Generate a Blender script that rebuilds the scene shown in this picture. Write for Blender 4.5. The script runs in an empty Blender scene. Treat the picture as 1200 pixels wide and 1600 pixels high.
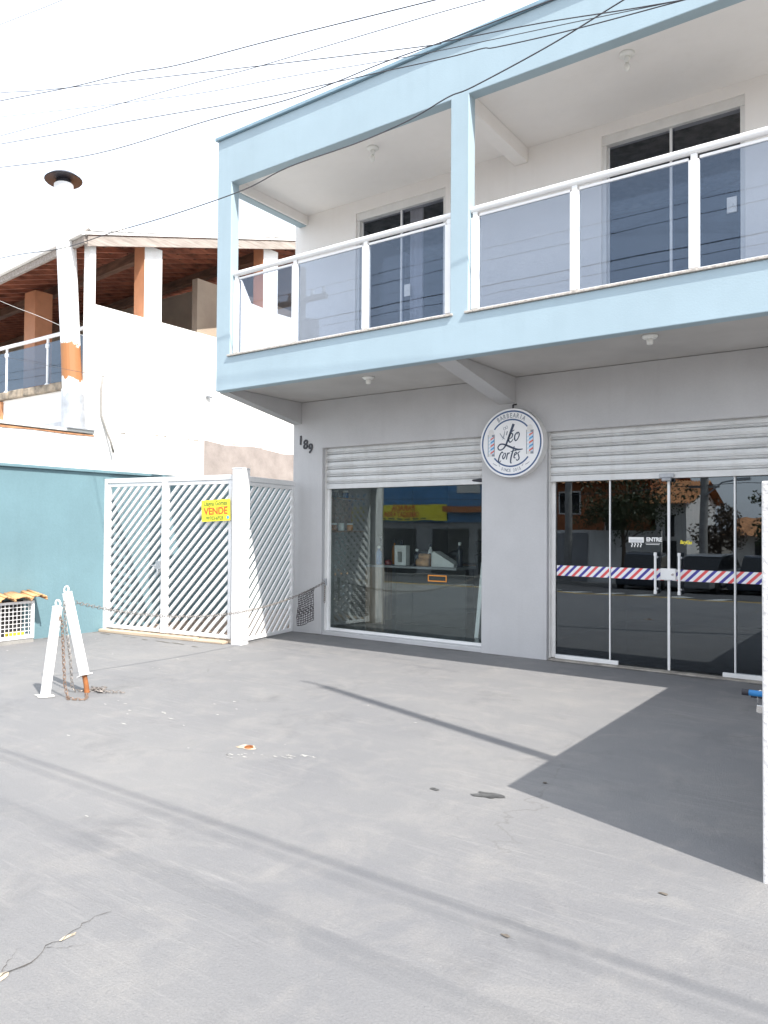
import bpy, bmesh, math, random
from mathutils import Vector, Matrix
random.seed(7)
S = bpy.context.scene
C = S.collection
R = math.radians

# ------------------------------------------------------------------ camera
cam_d = bpy.data.cameras.new('camera'); cam = bpy.data.objects.new('camera', cam_d); C.objects.link(cam)
r_ = Vector((0.81440625, 0.58025615, 0.00672841)); u_ = Vector((0.00686207, -0.0212238, 0.9997512)); f_ = Vector((-0.58025458, 0.81415745, 0.02126655))
M = Matrix((r_, u_, -f_)).transposed().to_4x4(); M.translation = (0, 0, 1.6)
cam.matrix_world = M
cam_d.sensor_fit = 'VERTICAL'; cam_d.sensor_height = 32.0; cam_d.lens = 1181.5 / 1600 * 32.0
cam_d.clip_start = 0.05; cam_d.clip_end = 2000
S.camera = cam
S.render.resolution_x = 768; S.render.resolution_y = 1024

# ------------------------------------------------------------------ sky, sun, exposure
SUN = Vector((0.832, -0.262, 1.0)).normalized()
w = bpy.data.worlds.new('World'); S.world = w; w.use_nodes = True
nt = w.node_tree; nt.nodes.clear()
sky = nt.nodes.new('ShaderNodeTexSky'); sky.sky_type = 'NISHITA'; sky.sun_disc = False
sky.sun_elevation = math.asin(SUN.z); sky.sun_rotation = math.atan2(SUN.x, SUN.y)
sky.air_density = 1.2; sky.dust_density = 2.0; sky.ozone_density = 1.0
tc = nt.nodes.new('ShaderNodeTexCoord')
mp = nt.nodes.new('ShaderNodeMapping'); mp.inputs['Scale'].default_value = (1, 1, 2.2)
nz = nt.nodes.new('ShaderNodeTexNoise'); nz.inputs['Scale'].default_value = 2.2; nz.inputs['Detail'].default_value = 7; nz.inputs['Roughness'].default_value = .6
cr = nt.nodes.new('ShaderNodeValToRGB')
cr.color_ramp.elements[0].position = .32; cr.color_ramp.elements[0].color = (.62, .62, .62, 1)
cr.color_ramp.elements[1].position = .62; cr.color_ramp.elements[1].color = (.96, .96, .96, 1)
mx = nt.nodes.new('ShaderNodeMix'); mx.data_type = 'RGBA'
mx.inputs['B'].default_value = (6.75, 7.15, 7.75, 1)          # thin bright cloud
bg = nt.nodes.new('ShaderNodeBackground'); bg.inputs['Strength'].default_value = .15
wo = nt.nodes.new('ShaderNodeOutputWorld')
L = nt.links.new
L(tc.outputs['Generated'], mp.inputs['Vector']); L(mp.outputs[0], nz.inputs['Vector']); L(nz.outputs['Fac'], cr.inputs['Fac'])
L(cr.outputs[0], mx.inputs['Factor']); L(sky.outputs[0], mx.inputs['A']); L(mx.outputs['Result'], bg.inputs['Color']); L(bg.outputs[0], wo.inputs['Surface'])

sd = bpy.data.lights.new('sun', 'SUN'); sd.energy = 4.2; sd.angle = R(.53); sd.color = (1, .95, .875)
so = bpy.data.objects.new('sun', sd); C.objects.link(so); so.rotation_euler = (-SUN).to_track_quat('-Z', 'Y').to_euler(); so.location = (6, -2, 12)
S.view_settings.view_transform = 'Standard'; S.view_settings.look = 'None'; S.view_settings.gamma = 1; S.view_settings.use_curve_mapping = False
S.view_settings.exposure = .96

# ------------------------------------------------------------------ materials
MAT = {}
def lk(nt, a, b): nt.links.new(a, b)
def mat(name, col, rough=.7, var=.12, scale=3.0, col2=None, bump=0., bscale=40., metal=0., fine=.0, spec=.5, streak=0., dirt=None, stretch=None):
    """procedural paint / plaster / stone: base colour mottled by two noises, fine relief"""
    m = bpy.data.materials.new(name); m.use_nodes = True; nt = m.node_tree
    b = nt.nodes['Principled BSDF']
    b.inputs['Roughness'].default_value = rough; b.inputs['Metallic'].default_value = metal; b.inputs['Specular IOR Level'].default_value = spec
    tc = nt.nodes.new('ShaderNodeTexCoord'); vec = tc.outputs['Object']
    if stretch:
        mp = nt.nodes.new('ShaderNodeMapping'); mp.inputs['Scale'].default_value = stretch; lk(nt, vec, mp.inputs['Vector']); vec = mp.outputs[0]
    n1 = nt.nodes.new('ShaderNodeTexNoise'); n1.inputs['Scale'].default_value = scale; n1.inputs['Detail'].default_value = 8; n1.inputs['Roughness'].default_value = .62
    lk(nt, vec, n1.inputs['Vector'])
    c2 = col2 or tuple(max(0, c * (1 - 2.2 * var)) for c in col); c1 = tuple(min(1, c * (1 + (0 if col2 else var))) for c in col)
    ramp = nt.nodes.new('ShaderNodeValToRGB')
    ramp.color_ramp.elements[0].position = .3; ramp.color_ramp.elements[0].color = (*c2, 1)
    ramp.color_ramp.elements[1].position = .68; ramp.color_ramp.elements[1].color = (*c1, 1)
    lk(nt, n1.outputs['Fac'], ramp.inputs['Fac']); out = ramp.outputs[0]
    if fine:
        n2 = nt.nodes.new('ShaderNodeTexNoise'); n2.inputs['Scale'].default_value = scale * 37; n2.inputs['Detail'].default_value = 4
        lk(nt, vec, n2.inputs['Vector'])
        mr = nt.nodes.new('ShaderNodeMapRange'); mr.inputs['From Min'].default_value = .3; mr.inputs['From Max'].default_value = .7
        mr.inputs['To Min'].default_value = 1 - fine; mr.inputs['To Max'].default_value = 1 + fine
        lk(nt, n2.outputs['Fac'], mr.inputs['Value'])
        mm = nt.nodes.new('ShaderNodeVectorMath'); mm.operation = 'SCALE'; lk(nt, out, mm.inputs[0]); lk(nt, mr.outputs[0], mm.inputs['Scale']); out = mm.outputs[0]
    if streak:
        mp2 = nt.nodes.new('ShaderNodeMapping'); mp2.inputs['Scale'].default_value = (9, 9, .55); lk(nt, tc.outputs['Object'], mp2.inputs['Vector'])
        n3 = nt.nodes.new('ShaderNodeTexNoise'); n3.inputs['Scale'].default_value = 1.0; n3.inputs['Detail'].default_value = 5; lk(nt, mp2.outputs[0], n3.inputs['Vector'])
        r3 = nt.nodes.new('ShaderNodeMapRange'); r3.inputs['From Min'].default_value = .52; r3.inputs['From Max'].default_value = .75; r3.inputs['To Min'].default_value = 0; r3.inputs['To Max'].default_value = streak
        lk(nt, n3.outputs['Fac'], r3.inputs['Value'])
        mx = nt.nodes.new('ShaderNodeMix'); mx.data_type = 'RGBA'; lk(nt, r3.outputs[0], mx.inputs['Factor']); lk(nt, out, mx.inputs['A']); mx.inputs['B'].default_value = (*(dirt or (.2, .17, .14)), 1)
        out = mx.outputs['Result']
    lk(nt, out, b.inputs['Base Color'])
    if bump:
        n4 = nt.nodes.new('ShaderNodeTexNoise'); n4.inputs['Scale'].default_value = bscale; n4.inputs['Detail'].default_value = 5; lk(nt, vec, n4.inputs['Vector'])
        bp = nt.nodes.new('ShaderNodeBump'); bp.inputs['Strength'].default_value = bump; bp.inputs['Distance'].default_value = .01
        lk(nt, n4.outputs['Fac'], bp.inputs['Height']); lk(nt, bp.outputs[0], b.inputs['Normal'])
    MAT[name] = m
    return m

def glass(name, tint, ior=1.5, gl=(1, 1, 1)):
    m = bpy.data.materials.new(name); m.use_nodes = True; nt = m.node_tree; nt.nodes.clear()
    tr = nt.nodes.new('ShaderNodeBsdfTransparent'); tr.inputs['Color'].default_value = (*tint, 1)
    g = nt.nodes.new('ShaderNodeBsdfGlossy'); g.inputs['Roughness'].default_value = .0; g.inputs['Color'].default_value = (*gl, 1)
    tc = nt.nodes.new('ShaderNodeTexCoord')
    n = nt.nodes.new('ShaderNodeTexNoise'); n.inputs['Scale'].default_value = 1.3; n.inputs['Detail'].default_value = 1; lk(nt, tc.outputs['Object'], n.inputs['Vector'])
    bp = nt.nodes.new('ShaderNodeBump'); bp.inputs['Strength'].default_value = .05; bp.inputs['Distance'].default_value = .02; lk(nt, n.outputs['Fac'], bp.inputs['Height'])
    lk(nt, bp.outputs[0], g.inputs['Normal'])
    ge = nt.nodes.new('ShaderNodeNewGeometry'); dt = nt.nodes.new('ShaderNodeVectorMath'); dt.operation = 'DOT_PRODUCT'
    lk(nt, ge.outputs['Incoming'], dt.inputs[0]); lk(nt, ge.outputs['Normal'], dt.inputs[1])
    def mth(op, a_, b_):
        k = nt.nodes.new('ShaderNodeMath'); k.operation = op
        for i, v in enumerate((a_, b_)):
            if isinstance(v, (int, float)): k.inputs[i].default_value = v
            else: lk(nt, v, k.inputs[i])
        return k.outputs[0]
    r0 = ((ior - 1)/(ior + 1))**2
    fac = mth('ADD', r0, mth('MULTIPLY', 1 - r0, mth('POWER', mth('SUBTRACT', 1.0, mth('ABSOLUTE', dt.outputs['Value'], 0.0)), 5.0)))   # Schlick reflectance of one face
    mx = nt.nodes.new('ShaderNodeMixShader'); o = nt.nodes.new('ShaderNodeOutputMaterial')
    lk(nt, fac, mx.inputs['Fac']); lk(nt, tr.outputs[0], mx.inputs[1]); lk(nt, g.outputs[0], mx.inputs[2]); lk(nt, mx.outputs[0], o.inputs['Surface'])
    MAT[name] = m

mat('blue_paint', (.35, .455, .515), .62, .03, 1.2, bump=.12, bscale=60, streak=.08, dirt=(.2, .28, .32))
mat('blue_cap', (.24, .36, .44), .55, .1, 3)
mat('white_plaster', (.90, .875, .85), .8, .015, 1.4, bump=.15, bscale=70, streak=.05, dirt=(.55, .48, .4))
mat('grey_paint', (.505, .505, .513), .62, .04, 1.1, bump=.16, bscale=55, fine=.02, streak=.1, dirt=(.34, .33, .33))
mat('grey_ceiling', (.50, .485, .47), .8, .06, 1.3, bump=.15, bscale=50, streak=.0)
mat('white_paint', (.82, .82, .81), .45, .03, 3, fine=.02, streak=.06, dirt=(.5, .42, .33))
mat('white_metal', (.80, .80, .80), .35, .03, 4)
mat('frame_white', (.78, .77, .75), .4, .04, 4)
mat('granite', (.62, .58, .52), .35, .3, 55, col2=(.25, .22, .2), fine=.2)
mat('shutter_metal', (.66, .67, .67), .42, .06, 2.5, metal=.15, fine=.06, stretch=(1, 1, 3), streak=.25, dirt=(.36, .33, .3))
mat('dark_line', (.03, .03, .03), .6, .1, 5)
mat('bollard_white', (.84, .84, .83), .5, .05, 6, bump=.2, bscale=50, streak=.1, dirt=(.45, .3, .2))
mat('rough_white', (.63, .62, .615), .85, .06, 4, bump=.7, bscale=38, fine=.05, streak=.15, dirt=(.5, .47, .44))
mat('old_white', (.84, .825, .80), .85, .05, 1.3, bump=.35, bscale=25, fine=.03, streak=.12, dirt=(.55, .47, .4))
mat('old_patch', (.34, .295, .275), .9, .1, 3.5, bump=.5, bscale=22, fine=.12, streak=.3, dirt=(.3, .26, .24))
mat('teal_paint', (.135, .232, .268), .6, .05, .9, bump=.2, bscale=45, fine=.03, streak=.1, dirt=(.09, .15, .17))
mat('concrete_raw', (.36, .33, .29), .9, .25, 6, bump=.5, bscale=30, fine=.15)
mat('ledge_stone', (.44, .36, .27), .9, .4, 6, col2=(.1, .09, .075), bump=.6, bscale=24, fine=.15)
mat('brick_raw', (.46, .22, .11), .9, .25, 9, bump=.5, bscale=30)
mat('orange_paint', (.56, .25, .13), .75, .07, 2.5, bump=.2, streak=.1)
mat('beige_wall', (.46, .38, .30), .85, .08, 1.5)
mat('roof_wood', (.33, .12, .07), .7, .3, 2.2, stretch=(5, 1, 5), bump=.2)
mat('beam_wood', (.15, .075, .045), .7, .3, 2.4, stretch=(1, 6, 6), bump=.25, bscale=20)
mat('fascia_wood', (.42, .37, .33), .85, .3, 3, stretch=(8, .8, 10), col2=(.2, .17, .15), bump=.4, bscale=20)
mat('clay_tile', (.52, .24, .10), .85, .22, 5, fine=.15, bump=.3)
mat('clay_pale', (.55, .31, .15), .85, .2, 7, fine=.15, bump=.3)
mat('zinc', (.47, .49, .52), .5, .12, 4, metal=.6, fine=.05)
mat('black_paint', (.02, .02, .028), .5, .2, 5)
mat('cable_black', (.055, .055, .065), .6, .1, 5)
mat('cable_pale', (.6, .59, .57), .6, .1, 5)
mat('rust', (.34, .12, .03), .85, .35, 12, col2=(.16, .06, .025), bump=.4)
mat('chain_metal', (.30, .27, .25), .5, .25, 40, metal=.5)
mat('chain_rust', (.28, .19, .14), .6, .3, 40, metal=.4)
mat('net_black', (.035, .028, .032), .9, .2, 30)
mat('digit_black', (.03, .032, .04), .45, .1, 8)
mat('steel', (.62, .62, .62), .25, .08, 8, metal=1)
mat('blue_grip', (.02, .20, .50), .5, .1, 8)
mat('print_yellow', (.90, .78, .05), .5, .03, 5)
mat('print_red', (.70, .13, .03), .5, .05, 5)
mat('print_green', (.12, .22, .05), .5, .05, 5)
mat('print_navy', (.045, .10, .23), .4, .04, 5)
mat('print_ink', (.035, .055, .10), .4, .04, 5)
mat('print_grey', (.25, .28, .33), .4, .04, 5)
mat('print_cyan', (.10, .36, .66), .4, .04, 5)
mat('print_salmon', (.72, .16, .12), .4, .04, 5)
mat('print_pale', (.60, .70, .82), .4, .04, 5)
mat('sign_white', (.84, .84, .85), .3, .02, 3)
mat('sign_rim', (.74, .73, .72), .4, .05, 5)
mat('wood_panel', (.30, .215, .16), .5, .3, 2, stretch=(7, 7, .6), fine=.08)
mat('shelf_wood', (.26, .16, .10), .5, .25, 3, stretch=(1, 7, 7))
mat('dark_floor', (.075, .082, .085), .22, .15, 2, fine=.05)
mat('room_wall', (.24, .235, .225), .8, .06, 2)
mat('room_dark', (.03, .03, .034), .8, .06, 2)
mat('leather_black', (.012, .012, .013), .4, .15, 9, bump=.15)
mat('curtain', (.85, .82, .78), .9, .08, 4)
mat('bulb_white', (.85, .85, .82), .35, .02, 4)
mat('orange_plastic', (.65, .25, .03), .45, .05, 6)
mat('bottle_dark', (.03, .035, .05), .2, .1, 6)
mat('bottle_blue', (.03, .15, .40), .2, .1, 6)
mat('bottle_amber', (.35, .13, .02), .2, .1, 6)
mat('bottle_white', (.75, .75, .73), .35, .05, 6)
mat('plank_wood', (.62, .50, .37), .85, .25, 2.5, stretch=(.6, 7, 7), col2=(.33, .25, .18), bump=.3)
mat('tile_brown', (.30, .215, .165), .75, .25, 4, fine=.2)
mat('asphalt', (.085, .085, .087), .9, .2, 2, fine=.25, bump=.4, bscale=90)
mat('earth_ground', (.20, .17, .13), .95, .25, .6, fine=.2)
mat('pavement', (.30, .29, .275), .9, .15, 2, fine=.12)
mat('road_paint', (.62, .62, .60), .8, .2, 9)
mat('kerb_yellow', (.55, .36, .06), .8, .2, 4)
mat('bark', (.10, .075, .055), .95, .3, 8, bump=.8, bscale=25)
mat('leaf_a', (.055, .075, .025), .6, .3, 5)
mat('leaf_b', (.085, .055, .03), .6, .3, 5)
mat('opp_white', (.74, .73, .71), .85, .08, .7, streak=.3)
mat('opp_blue', (.10, .27, .52), .6, .08, .7)
mat('opp_ochre', (.42, .25, .09), .8, .1, .9)
mat('opp_grey', (.30, .30, .31), .8, .1, .8)
mat('opp_orange', (.45, .16, .06), .8, .1, .9)
mat('opp_dark', (.04, .042, .045), .6, .1, 2)
mat('pole_concrete', (.30, .29, .275), .9, .12, 2, fine=.08)
mat('car_dark', (.07, .08, .10), .25, .05, 2)
mat('car_silver', (.40, .41, .42), .28, .05, 2, metal=.5)
mat('car_red', (.20, .03, .03), .28, .05, 2)
mat('car_glass', (.01, .012, .015), .06, .05, 2)
mat('rubber', (.02, .02, .02), .8, .1, 6)
mat('lamp_glass', (.7, .68, .6), .2, .05, 3)
mat('stain', (.085, .085, .085), .5, .3, 14)
mat('stain_brown', (.13, .11, .09), .8, .3, 12)
mat('chip_white', (.50, .49, .465), .85, .15, 15)
mat('dust', (.155, .145, .13), .95, .2, 18, fine=.2)
mat('crack_dark', (.10, .09, .08), .95, .3, 20)
mat('grout_pale', (.55, .46, .34), .95, .3, 20, bump=.5)
glass('rail_glass', (.735, .765, .81), 1.64, (.66, .80, 1))
glass('door_glass', (.42, .43, .45), 1.95, (.82, .92, 1))
glass('shop_glass', (.90, .94, .93), 1.74, (.86, .96, 1))
glass('balcony_door_glass', (.80, .81, .85), 1.36, (.7, .85, 1))
glass('terrace_glass', (.55, .66, .78), 1.7, (.8, .9, 1))

# forecourt: painted, worn, trowelled concrete
def forecourt_mat():
    m = bpy.data.materials.new('forecourt_paint'); m.use_nodes = True; nt = m.node_tree; b = nt.nodes['Principled BSDF']
    tc = nt.nodes.new('ShaderNodeTexCoord'); o = tc.outputs['Object']
    def noise(scale, detail=6, rough=.6, vec=o, dist=0):
        n = nt.nodes.new('ShaderNodeTexNoise'); n.inputs['Scale'].default_value = scale; n.inputs['Detail'].default_value = detail; n.inputs['Roughness'].default_value = rough; n.inputs['Distortion'].default_value = dist
        lk(nt, vec, n.inputs['Vector']); return n.outputs['Fac']
    def rng(v, a, b_, c, d):
        n = nt.nodes.new('ShaderNodeMapRange'); n.inputs[1].default_value = a; n.inputs[2].default_value = b_; n.inputs[3].default_value = c; n.inputs[4].default_value = d; lk(nt, v, n.inputs[0]); return n.outputs[0]
    def mix(f, a, b_):
        n = nt.nodes.new('ShaderNodeMix'); n.data_type = 'RGBA'
        lk(nt, f, n.inputs['Factor'])
        for k, v in (('A', a), ('B', b_)):
            if isinstance(v, tuple): n.inputs[k].default_value = (*v, 1)
            else: lk(nt, v, n.inputs[k])
        return n.outputs['Result']
    c = mix(rng(noise(.55, 5, .55), .3, .7, 0, 1), (.175, .177, .186), (.232, .229, .228))
    c = mix(rng(noise(2.6, 8, .7, dist=.6), .48, .70, 0, .7), c, (.275, .265, .255))
    c = mix(rng(noise(1.3, 9, .72, dist=.4), .55, .70, 0, .65), c, (.135, .135, .14))
    c = mix(rng(noise(5, 9, .75), .60, .72, 0, .35), c, (.30, .285, .265))
    # fine speckle
    c = mix(rng(noise(110, 4, .7), .35, .7, 0, .55), c, (.135, .135, .14))
    c = mix(rng(noise(60, 6, .8), .63, .72, 0, .8), c, (.38, .37, .36))
    # long faint broom / roller streaks and scuffs, in two directions
    def streaks(ang, sc, lo, hi, amt, col):
        mp = nt.nodes.new('ShaderNodeMapping'); mp.inputs['Rotation'].default_value = (0, 0, ang); mp.inputs['Scale'].default_value = sc; lk(nt, o, mp.inputs['Vector'])
        k = nt.nodes.new('ShaderNodeMath'); k.operation = 'MULTIPLY'; lk(nt, rng(noise(1, 7, .7, mp.outputs[0], .3), lo, hi, 0, amt), k.inputs[0]); lk(nt, rng(noise(.8, 4, .6), .42, .6, 0, 1), k.inputs[1])
        return k.outputs[0], col
    msk = None
    for args in ((.06, (1.3, 22, 1), .52, .70, .4, (.30, .295, .29)), (-.5, (2.2, 34, 1), .56, .70, .35, (.33, .32, .31)), (.9, (3, 40, 1), .58, .70, .3, (.14, .14, .145)), (.1, (.5, 3.2, 1), .5, .72, .35, (.145, .145, .155))):
        f, col = streaks(*args); c = mix(f, c, col)
        msk = msk or f
    # hair cracks
    vo = nt.nodes.new('ShaderNodeTexVoronoi'); vo.feature = 'DISTANCE_TO_EDGE'; vo.inputs['Scale'].default_value = .42
    ds = nt.nodes.new('ShaderNodeVectorMath'); ds.operation = 'ADD'
    nn = nt.nodes.new('ShaderNodeTexNoise'); nn.inputs['Scale'].default_value = 2.2; nn.inputs['Detail'].default_value = 7; lk(nt, o, nn.inputs['Vector'])
    sc_ = nt.nodes.new('ShaderNodeVectorMath'); sc_.operation = 'SCALE'; sc_.inputs['Scale'].default_value = .55; lk(nt, nn.outputs['Color'], sc_.inputs[0])
    lk(nt, o, ds.inputs[0]); lk(nt, sc_.outputs[0], ds.inputs[1]); lk(nt, ds.outputs[0], vo.inputs['Vector'])
    hk = nt.nodes.new('ShaderNodeMath'); hk.operation = 'MULTIPLY'; lk(nt, rng(vo.outputs['Distance'], 0, .0035, .55, 0), hk.inputs[0]); lk(nt, rng(noise(.6, 3), .5, .62, 0, 1), hk.inputs[1])
    c = mix(hk.outputs[0], c, (.12, .115, .11))
    class _M: pass
    mo = _M(); mo.outputs = [msk]; msk = mo
    lk(nt, c, b.inputs['Base Color']); b.inputs['Roughness'].default_value = .72; b.inputs['Specular IOR Level'].default_value = .35
    h1 = nt.nodes.new('ShaderNodeMath'); h1.operation = 'ADD'; lk(nt, noise(85, 6, .75), h1.inputs[0]); lk(nt, msk.outputs[0], h1.inputs[1])
    h2 = nt.nodes.new('ShaderNodeMath'); h2.operation = 'ADD'; lk(nt, h1.outputs[0], h2.inputs[0]); lk(nt, rng(noise(4, 6, .6), 0, 1, 0, 1.5), h2.inputs[1])
    bp = nt.nodes.new('ShaderNodeBump'); bp.inputs['Strength'].default_value = .8; bp.inputs['Distance'].default_value = .009; lk(nt, h2.outputs[0], bp.inputs['Height']); lk(nt, bp.outputs[0], b.inputs['Normal'])
    MAT['forecourt_paint'] = m
forecourt_mat()

def tape_mat():
    m = bpy.data.materials.new('striped_print'); m.use_nodes = True; nt = m.node_tree; b = nt.nodes['Principled BSDF']; b.inputs['Roughness'].default_value = .45
    tc = nt.nodes.new('ShaderNodeTexCoord'); sp = nt.nodes.new('ShaderNodeSeparateXYZ'); lk(nt, tc.outputs['Object'], sp.inputs[0])
    s = nt.nodes.new('ShaderNodeMath'); s.operation = 'SUBTRACT'; lk(nt, sp.outputs['X'], s.inputs[0]); lk(nt, sp.outputs['Z'], s.inputs[1])
    d = nt.nodes.new('ShaderNodeMath'); d.operation = 'MULTIPLY'; d.inputs[1].default_value = 1 / .178; lk(nt, s.outputs[0], d.inputs[0])
    f = nt.nodes.new('ShaderNodeMath'); f.operation = 'FRACT'; lk(nt, d.outputs[0], f.inputs[0])
    rp = nt.nodes.new('ShaderNodeValToRGB'); rp.color_ramp.interpolation = 'CONSTANT'; e = rp.color_ramp.elements
    e[0].position = 0; e[0].color = (.05, .045, .30, 1); e[1].position = .24; e[1].color = (.82, .82, .84, 1)
    for p, col in ((.5, (.72, .09, .09, 1)), (.74, (.82, .82, .84, 1))):
        k = e.new(p); k.color = col
    lk(nt, f.outputs[0], rp.inputs['Fac']); lk(nt, rp.outputs[0], b.inputs['Base Color']); MAT['striped_print'] = m
tape_mat()

def chimney_mat():
    m = bpy.data.materials.new('chimney_paint'); m.use_nodes = True; nt = m.node_tree; b = nt.nodes['Principled BSDF']; b.inputs['Roughness'].default_value = .6
    tc = nt.nodes.new('ShaderNodeTexCoord'); sp = nt.nodes.new('ShaderNodeSeparateXYZ'); lk(nt, tc.outputs['Object'], sp.inputs[0])
    n = nt.nodes.new('ShaderNodeTexNoise'); n.inputs['Scale'].default_value = 7; n.inputs['Detail'].default_value = 8; lk(nt, tc.outputs['Object'], n.inputs['Vector'])
    def mth(op, a, bb):
        k = nt.nodes.new('ShaderNodeMath'); k.operation = op
        for i, v in enumerate((a, bb)):
            if isinstance(v, (int, float)): k.inputs[i].default_value = v
            else: lk(nt, v, k.inputs[i])
        return k.outputs[0]
    z = sp.outputs['Z']; d = mth('ABSOLUTE', mth('SUBTRACT', z, 1.0), 0)          # the rusty band, one metre up the pipe
    v = mth('ADD', d, mth('MULTIPLY', mth('SUBTRACT', n.outputs['Fac'], .5), .35))
    rp = nt.nodes.new('ShaderNodeValToRGB'); rp.color_ramp.elements[0].position = .26; rp.color_ramp.elements[0].color = (.33, .14, .05, 1); rp.color_ramp.elements[1].position = .29; rp.color_ramp.elements[1].color = (.83, .83, .83, 1)
    lk(nt, v, rp.inputs['Fac']); lk(nt, rp.outputs[0], b.inputs['Base Color']); MAT['chimney_paint'] = m
chimney_mat()

# ------------------------------------------------------------------ helpers
def box(bm, x0, x1, y0, y1, z0, z1):
    v = [bm.verts.new(p) for p in ((x0,y0,z0),(x1,y0,z0),(x1,y1,z0),(x0,y1,z0),(x0,y0,z1),(x1,y0,z1),(x1,y1,z1),(x0,y1,z1))]
    for f in ((3,2,1,0),(4,5,6,7),(0,1,5,4),(1,2,6,5),(2,3,7,6),(3,0,4,7)): bm.faces.new([v[i] for i in f])
def prism(bm, poly, axis, a, b):
    """poly: 2D points; axis: extruded axis ('x': (y,z), 'y': (x,z), 'z': (x,y))"""
    def P(p, t): return {'x': (t, p[0], p[1]), 'y': (p[0], t, p[1]), 'z': (p[0], p[1], t)}[axis]
    A = [bm.verts.new(P(p, a)) for p in poly]; B = [bm.verts.new(P(p, b)) for p in poly]; n = len(poly)
    bm.faces.new(A); bm.faces.new(B[::-1])
    for i in range(n): bm.faces.new((A[i], B[i], B[(i+1) % n], A[(i+1) % n]))
def frame_of(d):
    d = d.normalized(); a = Vector((0, 0, 1)) if abs(d.z) < .9 else Vector((1, 0, 0))
    x = d.cross(a).normalized(); return x, x.cross(d).normalized()
def tube(bm, pts, r, n=8, cap=True):
    pts = [Vector(p) for p in pts]; rs = r if isinstance(r, (list, tuple)) else [r] * len(pts); rings = []
    x = None
    for i, p in enumerate(pts):
        d = (pts[min(i+1, len(pts)-1)] - pts[max(i-1, 0)])
        if x is None: x, y = frame_of(d)
        else:
            dn = d.normalized(); x = (x - dn * x.dot(dn)).normalized(); y = x.cross(dn).normalized()
        rings.append([bm.verts.new(p + (x * math.cos(t) + y * math.sin(t)) * rs[i]) for t in [2*math.pi*k/n for k in range(n)]])
    for a, b in zip(rings, rings[1:]):
        for k in range(n): bm.faces.new((a[k], a[(k+1) % n], b[(k+1) % n], b[k]))
    if cap:
        bm.faces.new(rings[0][::-1]); bm.faces.new(rings[-1])
def lathe(bm, prof, c, n=20):
    rings = []
    for r, z in prof:
        rings.append([bm.verts.new((c[0] + r*math.cos(2*math.pi*k/n), c[1] + r*math.sin(2*math.pi*k/n), c[2] + z)) for k in range(n)])
    for a, b in zip(rings, rings[1:]):
        for k in range(n): bm.faces.new((a[k], a[(k+1) % n], b[(k+1) % n], b[k]))
    bm.faces.new(rings[0][::-1]); bm.faces.new(rings[-1])
def torus_link(bm, c, d, side, L=.032, W=.019, r=.0035, n=12, m=5):
    d = d.normalized(); s = (side - d * side.dot(d)).normalized(); q = d.cross(s); rings = []
    for k in range(n):
        t = 2*math.pi*k/n; p = c + d * (math.cos(t) * L * .62) + s * (math.sin(t) * W * .6)
        out = (d * math.cos(t) + s * math.sin(t)).normalized()
        rings.append([bm.verts.new(p + (out * math.cos(a) + q * math.sin(a)) * r) for a in [2*math.pi*j/m for j in range(m)]])
    for k in range(n):
        a, b = rings[k], rings[(k+1) % n]
        for j in range(m): bm.faces.new((a[j], a[(j+1) % m], b[(j+1) % m], b[j]))
def chain(bm, pts, step=.03, **kw):
    pts = [Vector(p) for p in pts]; i = 0; carry = 0; k = 0
    for a, b in zip(pts, pts[1:]):
        l = (b - a).length; t = carry
        d = (b - a).normalized()
        x, y = frame_of(d)
        while t < l:
            torus_link(bm, a + d * t, d, x if k % 2 else y, **kw); k += 1; t += step
        carry = t - l
def newbm(): return bmesh.new()
def setp(o, label=None, cat=None, group=None, kind=None):
    if label: o['label'] = label
    if cat: o['category'] = cat
    if group: o['group'] = group
    if kind: o['kind'] = kind
    return o
def obj(name, bm, m, parent=None, label=None, cat=None, group=None, kind=None, bevel=0, smooth=False, seg=2):
    bmesh.ops.recalc_face_normals(bm, faces=bm.faces)
    me = bpy.data.meshes.new(name); bm.to_mesh(me); bm.free()
    me.materials.append(MAT[m])
    if smooth: me.polygons.foreach_set('use_smooth', [True] * len(me.polygons))
    o = bpy.data.objects.new(name, me); C.objects.link(o)
    if parent: o.parent = parent
    if bevel:
        b = o.modifiers.new('edge', 'BEVEL'); b.width = bevel; b.segments = seg; b.limit_method = 'ANGLE'; b.angle_limit = R(40)
    return setp(o, label, cat, group, kind)
def bobj(name, dims, m, parent=None, bevel=0, **kw):
    bm = newbm(); box(bm, *dims); return obj(name, bm, m, parent, bevel=bevel, **kw)
def thing(name, label, cat, loc=(0, 0, 0), rz=0, group=None):
    o = bpy.data.objects.new(name, None); C.objects.link(o); o.location = loc; o.rotation_euler = (0, 0, rz); o.empty_display_size = .2
    return setp(o, label, cat, group)
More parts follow.
